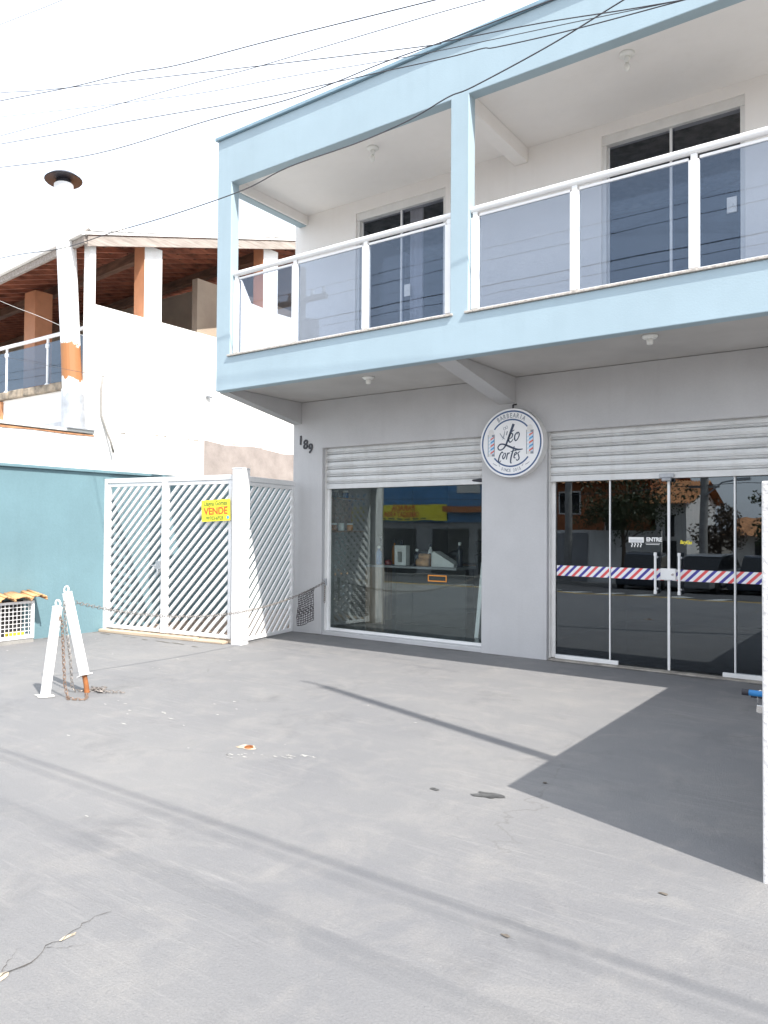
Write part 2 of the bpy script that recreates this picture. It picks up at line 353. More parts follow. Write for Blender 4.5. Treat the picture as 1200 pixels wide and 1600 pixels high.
def wall_holes(bm, x0, x1, z0, z1, y0, y1, holes):
    xs = sorted({x0, x1, *[h[0] for h in holes], *[h[1] for h in holes]}); zs = sorted({z0, z1, *[h[2] for h in holes], *[h[3] for h in holes]})
    nx, nzz = len(xs) - 1, len(zs) - 1
    def solid(i, j):
        if not (0 <= i < nx and 0 <= j < nzz): return False
        cx, cz = (xs[i]+xs[i+1])/2, (zs[j]+zs[j+1])/2
        return not any(h[0] < cx < h[1] and h[2] < cz < h[3] for h in holes)
    V = {}
    def v(i, j, k):
        if (i, j, k) not in V: V[i, j, k] = bm.verts.new((xs[i], (y0, y1)[k], zs[j]))
        return V[i, j, k]
    for i in range(nx):
        for j in range(nzz):
            if not solid(i, j): continue
            bm.faces.new((v(i,j,0), v(i+1,j,0), v(i+1,j+1,0), v(i,j+1,0))); bm.faces.new((v(i,j,1), v(i,j+1,1), v(i+1,j+1,1), v(i+1,j,1)))
            for di, dj, e in ((-1,0,((0,0),(0,1))),(1,0,((1,1),(1,0))),(0,-1,((1,0),(0,0))),(0,1,((0,1),(1,1)))):
                if not solid(i+di, j+dj):
                    a, b = e; bm.faces.new((v(i+a[0],j+a[1],0), v(i+b[0],j+b[1],0), v(i+b[0],j+b[1],1), v(i+a[0],j+a[1],1)))
def text_mesh(s, size, extrude=.0015, shear=0, ax='CENTER', bold=0):
    cu = bpy.data.curves.new('lettering', 'FONT'); cu.body = s; cu.size = size; cu.extrude = extrude; cu.shear = shear; cu.align_x = ax; cu.align_y = 'CENTER'; cu.offset = bold; cu.resolution_u = 4
    o = bpy.data.objects.new('lettering', cu); C.objects.link(o)
    me = bpy.data.meshes.new_from_object(o.evaluated_get(bpy.context.evaluated_depsgraph_get()))
    bpy.data.objects.remove(o); bpy.data.curves.remove(cu)
    return me
def lettering(s, size, m, parent, loc, rot=(math.pi/2, 0, 0), sx=1, name='lettering', **kw):
    me = text_mesh(s, size, **kw); me.name = name; me.materials.clear(); me.materials.append(MAT[m])
    o = bpy.data.objects.new(name, me); C.objects.link(o); o.parent = parent; o.location = loc; o.rotation_euler = rot; o.scale = (sx, 1, 1)
    return o
def copy_tree(o, parent=None):
    c = o.copy(); C.objects.link(c)
    if parent: c.parent = parent
    for ch in list(o.children): copy_tree(ch, c)
    return c
def stroke(bm, pts, widths, y, gain=1.35):
    """flat brush stroke in an xz plane (facing -y)"""
    # smooth by Catmull-Rom
    P = [Vector((p[0], 0, p[1])) for p in pts]; out = []; ws = []
    for i in range(len(P) - 1):
        p0, p1, p2, p3 = P[max(i-1, 0)], P[i], P[i+1], P[min(i+2, len(P)-1)]
        for k in range(8):
            t = k / 8; out.append(.5*((2*p1)+(p2-p0)*t+(2*p0-5*p1+4*p2-p3)*t*t+(3*p1-p0-3*p2+p3)*t**3)); ws.append(widths[i]*(1-t)+widths[i+1]*t)
    out.append(P[-1]); ws.append(widths[-1]); Ls = []; Rs = []; ws = [k_ * gain for k_ in ws]
    for i, p in enumerate(out):
        d = (out[min(i+1, len(out)-1)] - out[max(i-1, 0)]).normalized(); n = Vector((-d.z, 0, d.x)) * ws[i] / 2
        Ls.append(p + n); Rs.append(p - n)
    for i in range(len(out) - 1):
        q = [Ls[i], Ls[i+1], Rs[i+1], Rs[i]]
        bm.faces.new([bm.verts.new((a.x, y, a.z)) for a in q])
def arc_ring(bm, r0, r1, a0, a1, y, n=60):
    prev = None
    for k in range(n + 1):
        a = a0 + (a1 - a0) * k / n; c, s = math.cos(a), math.sin(a)
        cur = (bm.verts.new((r0*c, y, r0*s)), bm.verts.new((r1*c, y, r1*s)))
        if prev: bm.faces.new((prev[0], prev[1], cur[1], cur[0]))
        prev = cur
def blob(cx, cy, rx, ry, n=18, jag=.35, seed=0):
    rn = random.Random(seed); ph = [rn.uniform(0, 6.28) for _ in range(5)]; am = [rn.uniform(.2, 1) for _ in range(5)]
    return [(cx + rx*math.cos(t)*k, cy + ry*math.sin(t)*k) for t, k in ((2*math.pi*i/n, 1 + jag*sum(am[j]*math.sin((j+1)*2*math.pi*i/n + ph[j]) for j in range(5))/2.2) for i in range(n))]

# ================================================================== THE SETTING
def gz(y): return -.02 if y > -.6 else (-.12 - .055 * (-y - .6) if y > -22 else -1.297)
bm = newbm(); prof = [(-600, gz(-600)), (-22, gz(-22)), (-.61, -.12), (-.6, -.02), (600, -.02)]
rows = [[bm.verts.new((x, y, z)) for x in (-600, 600)] for y, z in prof]
for a, b in zip(rows, rows[1:]): bm.faces.new((a[0], a[1], b[1], b[0]))
obj('ground', bm, 'earth_ground', kind='structure')
bm = newbm(); a = [bm.verts.new(p) for p in ((-90, -16.0, gz(-16)+.006), (60, -16.0, gz(-16)+.006), (60, -.75, gz(-.75)+.006), (-90, -.75, gz(-.75)+.006))]; bm.faces.new(a)
road = obj('road', bm, 'asphalt', kind='structure')
bm = newbm()
for k in range(9):
    x = -13.4 + k * 1.05
    for (y0, y1) in ((-6.4, -3.2),):
        bm.faces.new([bm.verts.new((xx, yy, gz(yy) + .011)) for xx, yy in ((x, y0), (x+.45, y0), (x+.45, y1), (x, y1))])
obj('crosswalk_stripes', bm, 'road_paint', road)
bobj('kerb', (-90, 60, -.75, -.6, gz(-.75), .004), 'kerb_yellow', None, .015, kind='structure')
fore = None
bm = newbm()
vs = [bm.verts.new(p) for p in ((-10.38, -.6, 0), (6, -.6, 0), (6, 9.2, 0), (-10.38, 9.2, 0))]; bm.faces.new(vs)
fore = obj('forecourt', bm, 'forecourt_paint', kind='structure')
bm = newbm(); vs = [bm.verts.new(p) for p in ((-90, -.6, -.004), (-10.4, -.6, -.004), (-10.4, 4, -.004), (-90, 4, -.004))]; bm.faces.new(vs)
obj('pavement', bm, 'pavement', kind='structure')
bm = newbm(); vs = [bm.verts.new(p) for p in ((-10.23, 7.28, .006), (-7.95, 7.28, .006), (-7.95, 14, .006), (-10.23, 14, .006))]; bm.faces.new(vs)
obj('passage_floor', bm, 'tile_brown', kind='structure')
bm = newbm(); prism(bm, [(-16.2, gz(-16.2)), (-16.0, gz(-16)), (-16.0, gz(-16)+.13), (-19.3, -1.03), (-19.3, -1.2)], 'x', -90, 60)
obj('far_pavement', bm, 'pavement', kind='structure')

# wear on the forecourt: crack, chips, stains (thin flakes on the slab)
def flat(name, poly, m, z, parent=fore):
    bm = newbm(); bm.faces.new([bm.verts.new((p[0], p[1], z)) for p in poly]); return obj(name, bm, m, parent)
rn = random.Random(4)
def crack_line(p, q, wd, n=26, wob=.022):
    bm = newbm(); prev = None; off = 0
    for i in range(n + 1):
        t = i/n; off = off*.7 + rn.uniform(-wob, wob); x = p[0] + (q[0] - p[0])*t + off; y = p[1] + (q[1] - p[1])*t + rn.uniform(-.006, .006); w_ = wd*rn.uniform(.35, 1.0)*(1 - .7*t)
        cur = (bm.verts.new((x - w_, y, .0035)), bm.verts.new((x + w_, y, .0035)))
        if prev: bm.faces.new((prev[0], prev[1], cur[1], cur[0]))
        prev = cur
    obj('crack', bm, 'crack_dark', fore)
crack_line((-2.66, 1.15), (-2.76, 1.93), .006); crack_line((-2.71, 1.62), (-2.60, 1.74), .0025, 9, .01); crack_line((-2.70, 1.45), (-2.79, 1.56), .0025, 9, .01)
flat('worn_patch', blob(-2.67, 1.40, .028, .055, seed=3), 'grout_pale', .003)
flat('worn_patch', blob(-2.72, 1.72, .010, .035, seed=5), 'grout_pale', .003)
flat('wet_stain', blob(-2.14, 4.09, .085, .05, seed=8, jag=.6), 'stain', .004)
flat('wet_stain', blob(-2.45, 3.99, .03, .018, seed=9), 'stain', .004)
flat('leaf_litter', blob(-1.345, 2.73, .020, .009, seed=12), 'stain_brown', .005)
flat('leaf_litter', blob(-.94, 3.45, .022, .009, seed=13), 'stain_brown', .005)
flat('leaf_litter', blob(-1.95, 4.5, .015, .012, seed=14), 'stain_brown', .005)
rn = random.Random(21)
for k in range(48):
    if k < 18: x, y = rn.gauss(-5.35, .55), rn.gauss(4.1, .45)
    elif k < 32: x, y = rn.uniform(-9.8, -6.2), rn.uniform(4.2, 6.9)
    else: x, y = rn.uniform(-7.5, -.7), rn.uniform(2.2, 8.2)
    s = rn.uniform(.003, .011) * (1.1 if k < 32 else .7)
    flat('paint_chip', blob(x, y, s * rn.uniform(1, 3), s * .7, n=8, seed=100 + k, jag=.5), 'chip_white', .003)
for k in range(26):
    t = rn.random(); x = -3.98 + t * .5 + rn.gauss(0, .03); y = 3.72 + t * .32 + rn.gauss(0, .02)
    flat('paint_scrape', blob(x, y, rn.uniform(.006, .03), rn.uniform(.002, .006), n=8, seed=300 + k, jag=.6), 'chip_white', .003)
rd = random.Random(61)
for k in range(34):
    if k < 20: x, y, rx, ry = rd.uniform(-7.9, -1.0), 8.70 - abs(rd.gauss(0, .03)), rd.uniform(.08, .3), rd.uniform(.006, .02)
    elif k < 28: x, y, rx, ry = -10.19 + abs(rd.gauss(0, .03)), rd.uniform(5.0, 6.9), rd.uniform(.008, .02), rd.uniform(.06, .2)
    else: x, y, rx, ry = rd.uniform(-10, -7.8), 6.78 + rd.uniform(-.03, .05), rd.uniform(.05, .2), rd.uniform(.006, .02)
    flat('dust_patch', blob(x, y, rx, ry, n=14, seed=700 + k, jag=.6), 'dust', .002 + .0001*k)
# rusty floor socket
sock = thing('floor_socket', 'small rusty pipe socket set flush in the grey concrete forecourt', 'socket', (-4.01, 3.93, 0))
bm = newbm(); bm.faces.new([bm.verts.new((p[0], p[1], .003)) for p in blob(0, 0, .075, .05, seed=31)]); obj('mortar_ring', bm, 'grout_pale', sock)
bm = newbm(); lathe(bm, [(.032, 0), (.032, .012), (.023, .012), (.023, .004)], (.02, 0, 0), 16); obj('pipe_rim', bm, 'rust', sock)

# ================================================================== SHOP BUILDING
YF, YB = 8.72, 7.05
shop = thing('shop_building', 'two-storey shop building, pale blue balcony front above grey ground floor', 'building', (-4.2, YF, 0))
shop.location = (0, 0, 0)
XL, XR = -7.95, 3.70
WIN = (-7.36, -4.66); DOOR = (-3.76, -.99); LZ = 2.80
bm = newbm(); wall_holes(bm, XL, XR, -.02, 3.52, YF, YF + .22, [(WIN[0], WIN[1], -.03, LZ), (DOOR[0], DOOR[1], -.03, LZ)])
obj('lower_wall', bm, 'grey_paint', shop, bevel=.006)
for a_, b_ in ((XL, XL + .18), (XR - .18, XR)): bobj('side_wall', (a_, b_, YF + .222, 15, -.02, 6.7), 'white_plaster', shop)
# balcony slab, grey underside with tapered brackets
bobj('balcony_slab', (-7.86, 3.61, YB + .14, YF + .2, 3.525, 3.88), 'grey_ceiling', shop)
def bracket(x0, x1, z1=3.525):
    bm = newbm(); prism(bm, [(YB + .142, 3.455), (YF - .002, 3.19), (YF - .002, z1 - .003), (YB + .142, z1 - .003)], 'x', x0, x1); return obj('bracket', bm, 'grey_paint', shop, bevel=.006)
bracket(-7.95, -7.78); bracket(-4.42, -4.18); bracket(-.62, -.45)
# blue frame: fascia below, lintel above, three columns
FX = (-7.866, 3.62)
bm = newbm(); wall_holes(bm, FX[0], FX[1], 3.45, 6.90, YB, YB + .14, [(-7.596, -4.164, 3.90, 6.275), (-3.94, -.52, 3.90, 6.275), (-.30, 3.35, 3.90, 6.275)])
obj('balcony_front', bm, 'blue_paint', shop, bevel=.008)
for a_, b_ in ((FX[0], FX[0] + .14), (FX[1] - .14, FX[1])): bobj('side_beam', (a_, b_, YB + .142, 9.6, 6.255, 6.9), 'blue_paint', shop, .006)
bobj('side_kerb', (FX[0], FX[0] + .14, YB + .142, YF, 3.53, 3.98), 'blue_paint', shop, .006)
bobj('parapet_cap', (FX[0] - .03, FX[1] + .03, YB - .035, YB + .2, 6.903, 6.945), 'blue_cap', shop, .005)
bobj('balcony_ceiling', (FX[0] + .142, FX[1] - .142, YB + .142, YF + .0, 6.405, 6.6), 'white_plaster', shop)
bobj('ceiling_beam', (-4.2, -4.02, YB + .142, YF - .002, 6.22, 6.403), 'white_plaster', shop, .006)
bobj('ceiling_beam', (FX[0] + .142, -7.69, YB + .142, YF - .002, 6.262, 6.403), 'white_plaster', shop, .006)
bobj('balcony_floor', (-7.72, 3.47, YB + .142, YF - .002, 3.882, 3.90), 'granite', shop)
D1 = (-6.76, -5.23); D2 = (-3.08, -1.52)
bm = newbm(); wall_holes(bm, XL, XR, 3.885, 6.7, YF + .001, YF + .2, [(D1[0], D1[1], 3.91, 6.22), (D2[0], D2[1], 3.91, 6.27)])
obj('upper_wall', bm, 'white_plaster', shop, bevel=.005)
bm = newbm(); box(bm, XL, XR, YF + .25, 15, 6.7, 6.8); obj('roof_slab', bm, 'concrete_raw', shop)
# rooms behind the upper doors
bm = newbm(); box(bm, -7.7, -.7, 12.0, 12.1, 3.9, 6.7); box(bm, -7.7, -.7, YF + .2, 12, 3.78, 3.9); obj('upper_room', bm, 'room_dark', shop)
# balcony glass doors
def balcony_door(D, ztop):
    x0, x1 = D; d = thing('balcony_door', None, None); d.parent = shop
    bm = newbm(); box(bm, x0, x0+.05, YF+.03, YF+.15, 3.91, ztop-.11); box(bm, x1-.05, x1, YF+.03, YF+.15, 3.91, ztop-.11); box(bm, x0, x1, YF+.02, YF+.16, ztop-.11, ztop); obj('frame', bm, 'frame_white', d, bevel=.004)
    xm = (x0 + x1) / 2
    bobj('pane', (x0+.052, xm+.03, YF+.105, YF+.113, 3.92, ztop-.112), 'balcony_door_glass', d)
    bobj('pane', (xm-.0, x1-.052, YF+.075, YF+.083, 3.92, ztop-.112), 'balcony_door_glass', d)
    bobj('stile', (xm-.014, xm+.014, YF+.065, YF+.098, 3.92, ztop-.112), 'white_metal', d, .003)
    bobj('stile', (x0+.052, x0+.066, YF+.09, YF+.118, 3.92, ztop-.112), 'white_metal', d, .003)
    return d
d1 = balcony_door(D1, 6.22); d2 = balcony_door(D2, 6.27)
bm = newbm(); box(bm, -5.93, -5.83, YF+.05, YF+.0645, 4.86, 5.03); tube(bm, [(-5.88, YF+.053, 4.95), (-5.88, YF+.043, 4.95)], .02, 12); obj('lock_plate', bm, 'frame_white', d1, bevel=.006)
bm = newbm(); box(bm, -1.71, -1.61, YF+.05, YF+.0745, 5.04, 5.21); tube(bm, [(-1.66, YF+.053, 5.12), (-1.66, YF+.043, 5.12)], .02, 12); obj('lock_plate', bm, 'frame_white', d2, bevel=.006)
bm = newbm(); n = 24; pa = []
for i in range(n + 1):
    x = -5.90 + .21 * i / n; y = YF + .155 + .018 * math.sin(i * 1.9)
    pa.append((bm.verts.new((x, y, 3.95)), bm.verts.new((x, y, 6.18))))
for a, b in zip(pa, pa[1:]): bm.faces.new((a[0], b[0], b[1], a[1]))
cu = obj('curtain', bm, 'curtain', d1, smooth=True); m_ = cu.modifiers.new('cloth', 'SOLIDIFY'); m_.thickness = .004
# railings: handrail, posts, panes, granite sill
def railing(x0, x1, posts):
    rl = thing('balcony_railing', None, None); rl.parent = shop; y = YB + .075
    bobj('sill', (x0 - .04, x1 + .04, YB - .025, YB + .16, 3.901, 3.925), 'granite', rl, .004)
    bm = newbm(); tube(bm, [(x0, y - .005, 5.03), (x1, y - .005, 5.03)], .036, 14); obj('handrail', bm, 'white_metal', rl, smooth=False, bevel=0)
    bobj('bottom_rail', (x0, x1, y - .02, y + .02, 3.926, 3.955), 'white_metal', rl, .004)
    pw = .046
    for p in posts:
        bm = newbm(); box(bm, p - pw, p + pw, y - .03, y + .03, 3.956, 4.94); box(bm, p - pw * .62, p + pw * .62, y - .024, y + .024, 4.941, 4.998); obj('post', bm, 'white_metal', rl, bevel=.006)
    for a, b in zip(posts, posts[1:]):
        bobj('top_bead', (a + pw + .002, b - pw - .002, y - .014, y + .014, 4.945, 4.972), 'white_metal', rl, .003)
        bobj('glass_pane', (a + pw + .002, b - pw - .002, y - .004, y + .004, 3.957, 4.944), 'rail_glass', rl)
    return rl
railing(-7.594, -4.168, [-7.545, -6.48, -5.36, -4.215]); railing(-3.938, -.525, [-3.89, -2.78, -1.66, -.57])
# lamp holders
def lamp(x, y, z, up):
    l = thing('lamp_holder', None, None, (x, y, z)); l.parent = shop
    bm = newbm(); lathe(bm, [(.075, 0), (.078, -.012), (.06, -.03), (.03, -.034)], (0, 0, 0), 20); obj('base', bm, 'bulb_white', l, smooth=True)
    bm = newbm(); lathe(bm, [(.03, -.034), (.034, -.05), (.03, -.085), (.02, -.09)], (0, 0, 0), 16); obj('socket', bm, 'bulb_white', l, smooth=True)
    if up:
        bm = newbm(); lathe(bm, [(.014, -.09), (.03, -.125), (.032, -.15), (.02, -.172), (.004, -.18)], (0, 0, 0), 16); obj('bulb', bm, 'bulb_white', l, smooth=True)
lamp(-5.74, 7.69, 3.524, False); lamp(-2.19, 7.59, 3.524, False); lamp(-5.63, 7.6, 6.404, True); lamp(-2.4, 7.54, 6.404, True)
# house number
for ch, x, z, sz in (('1', -7.80, 2.935, .19), ('8', -7.70, 2.865, .20), ('9', -7.60, 2.80, .20)):
    lettering(ch, sz, 'digit_black', shop, (x, YF - .008, z), rot=(math.pi/2, R(-4), 0), sx=.95, name='house_number', extrude=.007, shear=.12, bold=.004)
# roller shutters
def shutter(x0, x1, zb, n):
    s = thing('roller_shutter', None, None); s.parent = shop; y = YF + .10; h = .112
    for k in range(n):
        z0 = zb + .075 + k * h
        prof = [(y+.018, z0), (y+.012, z0), (y-.004, z0+.006), (y-.007, z0+.012), (y-.004, z0+.018), (y+.011, z0+.022), (y+.011, z0+.030), (y-.010, z0+.034), (y-.017, z0+.06), (y-.012, z0+h-.014), (y+.010, z0+h-.007), (y+.018, z0+h-.001)]
        bm = newbm(); prism(bm, prof, 'x', x0 + .012, x1 - .012); obj('slat', bm, 'shutter_metal', s)
    bobj('bottom_bar', (x0 + .012, x1 - .012, y - .02, y + .025, zb, zb + .073), 'shutter_metal', s, .005)
    for x in (x0, x1 - .0): 
        bm = newbm(); sg = 1 if x == x0 else -1
        box(bm, x + sg*.001, x + sg*.055, YF + .135, YF + .16, .02, LZ - .002); box(bm, x + sg*.001, x + sg*.011, YF + .07, YF + .134, .02, LZ - .002)
        obj('guide_rail', bm, 'frame_white', s, bevel=.002)
    for k in (1, 4):
        for x in (x0 + .014, x1 - .076): bobj('slat_clip', (x, x + .06, y - .024, y - .0175, zb + .125 + k*h, zb + .15 + k*h), 'shutter_metal', s, .002)
    return s
s1 = shutter(WIN[0], WIN[1], 2.185, 5); s2 = shutter(DOOR[0], DOOR[1], 2.185, 5)
for sh, (x0, x1) in ((s1, WIN), (s2, DOOR)): bobj('shutter_lintel', (x0 + .012, x1 - .012, YF + .06, YF + .2, 2.185 + .075 + 5*.112 + .004, LZ - .002), 'grey_ceiling', sh)
bm = newbm(); box(bm, -2.43, -2.27, YF + .045, YF + .078, 2.19, 2.235); tube(bm, [(-2.4, YF+.06, 2.17), (-2.3, YF+.06, 2.17)], .022, 10); obj('lock_hasp', bm, 'zinc', s2, bevel=.006)
bm = newbm(); prism(bm, blob(-4.74, 2.235, .11, .022, seed=44), 'y', YF + .0765, YF + .0785); obj('scuff_mark', bm, 'black_paint', s1)
# threshold kerbs
bobj('threshold', (WIN[0] + .002, WIN[1] - .002, YF + .02, YF + .3, -.01, .055), 'grey_paint', shop, .01)
bobj('threshold', (DOOR[0] + .002, DOOR[1] - .002, YF + .03, YF + .3, -.01, .012), 'concrete_raw', shop, .006)
# shop window
YG = YF + .155
sw = thing('shop_window', None, None); sw.parent = shop
bobj('bottom_rail', (WIN[0] + .056, WIN[1] - .056, YG - .02, YG + .02, .056, .095), 'white_metal', sw, .003)
xm = -5.83
for a, b in ((WIN[0] + .058, xm - .002), (xm + .002, WIN[1] - .058)): bobj('pane', (a, b, YG - .004, YG + .004, .096, 2.4), 'shop_glass', sw)
bobj('side_bead', (WIN[0] + .012, WIN[0] + .05, YG - .042, YG - .0215, .056, 2.25), 'white_metal', sw, .003)
# glass doors
gd = thing('shop_door', None, None); gd.parent = shop
xs = [DOOR[0] + .06, -3.02, -2.34, -1.655, DOOR[1] - .06]
for i in range(4):
    yy = YG - .012 if i in (1, 2) else YG + .012
    bobj('pane', (xs[i] + .004, xs[i+1] - .004, yy - .004, yy + .004, .045 if i in (0, 3) else .018, 2.4), 'door_glass', gd)
for x, wd in ((-3.02, .008), (-2.345, .014), (-1.655, .008)): bobj('stile', (x - wd, x + wd, YG - .03, YG + .03, .062 if x != -2.345 else .016, 2.3), 'white_metal', gd, .003)
for a, b in ((DOOR[0] + .056, -2.92), (-1.78, DOOR[1] - .056)): bobj('bottom_rail', (a, b, YG - .035, YG + .03, .013, .06), 'white_metal', gd, .004)
for x in (-2.475, -2.215):
    bm = newbm(); tube(bm, [(x, YG - .095, .89), (x, YG - .095, 1.33)], .014, 12)
    for z in (.93, 1.29): tube(bm, [(x, YG - .017, z), (x, YG - .10, z)], .014, 10); 
    for z0, z1 in ((.875, .915), (1.305, 1.345)): tube(bm, [(x, YG - .095, z0), (x, YG - .095, z1)], .018, 12)
    obj('pull_handle', bm, 'white_metal', gd, bevel=.004)
lkp = bobj('lock_box', (-2.43, -2.262, YG - .058, YG - .031, 1.035, 1.165), 'white_metal', gd, .006)
bm = newbm(); tube(bm, [(-2.295, YG - .0585, 1.10), (-2.295, YG - .066, 1.10)], .014, 14); obj('keyhole', bm, 'steel', lkp)
for a, b in ((xs[0] + .005, -3.029), (-3.009, -2.361), (-2.329, -1.665), (-1.645, xs[4] - .005)):
    bobj('striped_tape', (a, b, YG - .0205, YG - .0195, 1.028, 1.155), 'striped_print', gd) if -3.01 < a < -1.7 else bobj('striped_tape', (a, b, YG + .0055, YG + .0065, 1.028, 1.155), 'striped_print', gd)
# door stickers
st = thing('door_sticker', None, None); st.parent = gd; yd = YG - .0175
bm = newbm(); box(bm, -2.80, -2.625, yd - .001, yd, 1.452, 1.515); obj('cooler_shape', bm, 'white_paint', st, bevel=.0)
bm = newbm(); box(bm, -2.785, -2.64, yd - .0025, yd - .0015, 1.478, 1.483); box(bm, -2.785, -2.64, yd - .0025, yd - .0015, 1.464, 1.467); obj('cooler_line', bm, 'print_grey', st)
for k in range(4):
    bm = newbm(); stroke(bm, [(-2.765 + k*.034, 1.446), (-2.755 + k*.034, 1.43), (-2.767 + k*.034, 1.412), (-2.76 + k*.034, 1.40)], [.008]*4, yd - .001); obj('air_mark', bm, 'white_paint', st)
lettering('ENTRE', .062, 'white_paint', st, (-2.51, yd - .001, 1.488), sx=.95, extrude=.0004, bold=.003)
bobj('underline', (-2.61, -2.44, yd - .001, yd, 1.446, 1.45), 'white_paint', st)
bobj('small_print', (-2.60, -2.45, yd - .001, yd, 1.430, 1.436), 'white_paint', st)
lettering('BaryKlan', .056, 'print_yellow', gd, (-2.16, yd - .001, 1.462), rot=(math.pi/2, R(2), 0), sx=.62, extrude=.0004, shear=.2, bold=.0015)

# ------------------------------------------------------------------ barber shop interior
room = thing('shop_interior', None, None); room.parent = shop
bobj('room_floor', (-7.765, -.625, YF + .305, 14.0, -.01, .055), 'dark_floor', room)
bobj('room_back_wall', (-7.765, -.625, 13.0, 13.1, .056, 3.5), 'room_wall', room)
bobj('room_ceiling', (-7.765, -.625, YF + .225, 13.0, 3.35, 3.5), 'room_wall', room)
bobj('partition', (-4.25, -4.15, YF + .25, 13.0, .056, 3.34), 'room_wall', room)
bobj('partition', (-.62, -.5, YF + .225, 13.0, .056, 3.34), 'room_wall', room)
bobj('inner_lining', (-7.765, -7.70, YF + .225, 13.0, .056, 3.34), 'room_wall', room)
bobj('wall_panel', (-6.75, -5.95, 12.88, 12.99, .056, 3.0), 'wood_panel', room)
bobj('wall_panel', (-5.94, -5.55, 12.86, 12.99, .056, 3.0), 'wood_panel', room)
ct = thing('counter', 'wood-panelled service counter with pale top seen through shop window', 'counter')
bobj('wood_front', (-7.42, -7.06, 9.90, 9.95, .056, .97), 'wood_panel', ct, .003)
bobj('dark_front', (-7.058, -5.75, 10.25, 10.30, .056, .97), 'opp_dark', ct, .003)
bobj('end_panel', (-7.42, -7.37, 9.952, 10.6, .056, .97), 'wood_panel', ct, .003)
bobj('worktop', (-7.45, -5.70, 9.87, 10.62, .971, 1.005), 'opp_grey', ct, .004)
wb = thing('work_bench', 'dark barber work bench along the back wall of the shop', 'bench')
bobj('worktop', (-6.9, -4.6, 11.9, 12.5, .90, .96), 'shelf_wood', wb, .004)
for x in (-6.85, -5.75, -4.7): bobj('leg', (x, x + .05, 11.95, 12.45, .056, .899), 'room_dark', wb, .003)
def bottle(loc, h, r, m, label, cap='bottle_dark'):
    b = thing('bottle', label, 'bottle', loc, group='bottles and jars on the counter')
    bm = newbm(); lathe(bm, [(r*.96, 0), (r, .01), (r, h*.62), (r*.8, h*.72), (r*.36, h*.8), (r*.36, h*.88)], (0, 0, 0), 14); obj('body', bm, m, b, smooth=True)
    bm = newbm(); lathe(bm, [(r*.45, h*.88), (r*.45, h), (r*.2, h*1.02)], (0, 0, 0), 12); obj('cap', bm, cap, b)
for x, y, h, r, m, lb, cp_ in (
  (-7.22, 10.0, .30, .05, 'bottle_blue', 'blue bottle with white cap at the left front of the counter', 'bottle_white'),
  (-7.33, 10.2, .46, .05, 'bottle_dark', 'tall dark bottle standing behind the blue bottle on the counter', 'bottle_dark'),
  (-7.05, 10.02, .10, .06, 'car_red', 'low red jar on the counter beside the blue bottle', 'bottle_dark'),
  (-6.98, 10.2, .30, .05, 'bottle_blue', 'second blue bottle on the counter beside the white dispenser', 'bottle_dark'),
  (-7.12, 10.3, .40, .045, 'bottle_amber', 'slim amber bottle at the rear of the counter', 'bottle_dark'),
  (-6.55, 10.1, .26, .055, 'bottle_dark', 'fat dark bottle in the middle of the counter', 'bottle_white'),
  (-6.42, 10.3, .34, .045, 'bottle_white', 'white bottle with dark cap in the middle of the counter', 'bottle_dark'),
  (-6.30, 10.1, .20, .06, 'bottle_amber', 'squat amber bottle beside the towels on the counter', 'bottle_dark'),
  (-5.80, 10.15, .38, .05, 'bottle_dark', 'dark bottle at the right end of the counter', 'bottle_white')):
    bottle((x, y, 1.006), h, r, m, lb, cp_)
dsp = thing('dispenser', 'white box-shaped dispenser with slot standing on the counter', 'dispenser', (-6.80, 10.05, 1.006))
bm = newbm(); wall_holes(bm, -.11, .11, 0, .32, -.06, .06, [(-.05, .03, .05, .22)]); obj('housing', bm, 'bottle_white', dsp, bevel=.008)
bobj('pump', (-.02, .02, -.02, .02, .321, .40), 'bottle_dark', dsp, .004)
def tool(nm, loc, label, shape, m, cat):
    bm = newbm()
    if shape == 'dryer':
        tube(bm, [(-.12, 0, .16), (.0, 0, .2), (.12, 0, .19)], [.045, .06, .05], 12); tube(bm, [(.05, 0, .19), (.09, 0, .0)], [.03, .025], 10)
    elif shape == 'box':
        prism(bm, [(-.2, 0), (.2, 0), (.2, .05), (-.16, .24), (-.2, .2)], 'y', -.1, .1)
    elif shape == 'roll':
        tube(bm, [(-.1, 0, .06), (.1, 0, .06)], .06, 14); tube(bm, [(-.06, .0, .16), (.12, 0, .15)], .045, 12)
    else:
        tube(bm, [(.16*math.cos(t), .0, .17 + .15*math.sin(t)) for t in [math.pi*2*k/16 for k in range(17)]], .016, 8)
    o = obj(nm, bm, m, None, label, cat, smooth=shape != 'box'); o.location = loc; return o
tool('hair_dryer', (-6.62, 10.35, 1.006), 'black hair dryer lying in the middle of the counter', 'dryer', 'leather_black', 'hair dryer')
tool('hair_dryer', (-6.0, 10.35, 1.006), 'black hair dryer lying at the right of the counter', 'dryer', 'leather_black', 'hair dryer')
tool('display_box', (-6.02, 10.1, 1.006), 'white slanted box on the counter', 'box', 'bottle_white', 'box')
tool('towel_roll', (-6.35, 9.97, 1.006), 'tan rolled towels stacked on the counter', 'roll', 'clay_pale', 'towel')
tool('hand_mirror', (-5.35, 12.1, .961), 'round chrome mirror ring on the back bench', 'ring', 'steel', 'mirror')
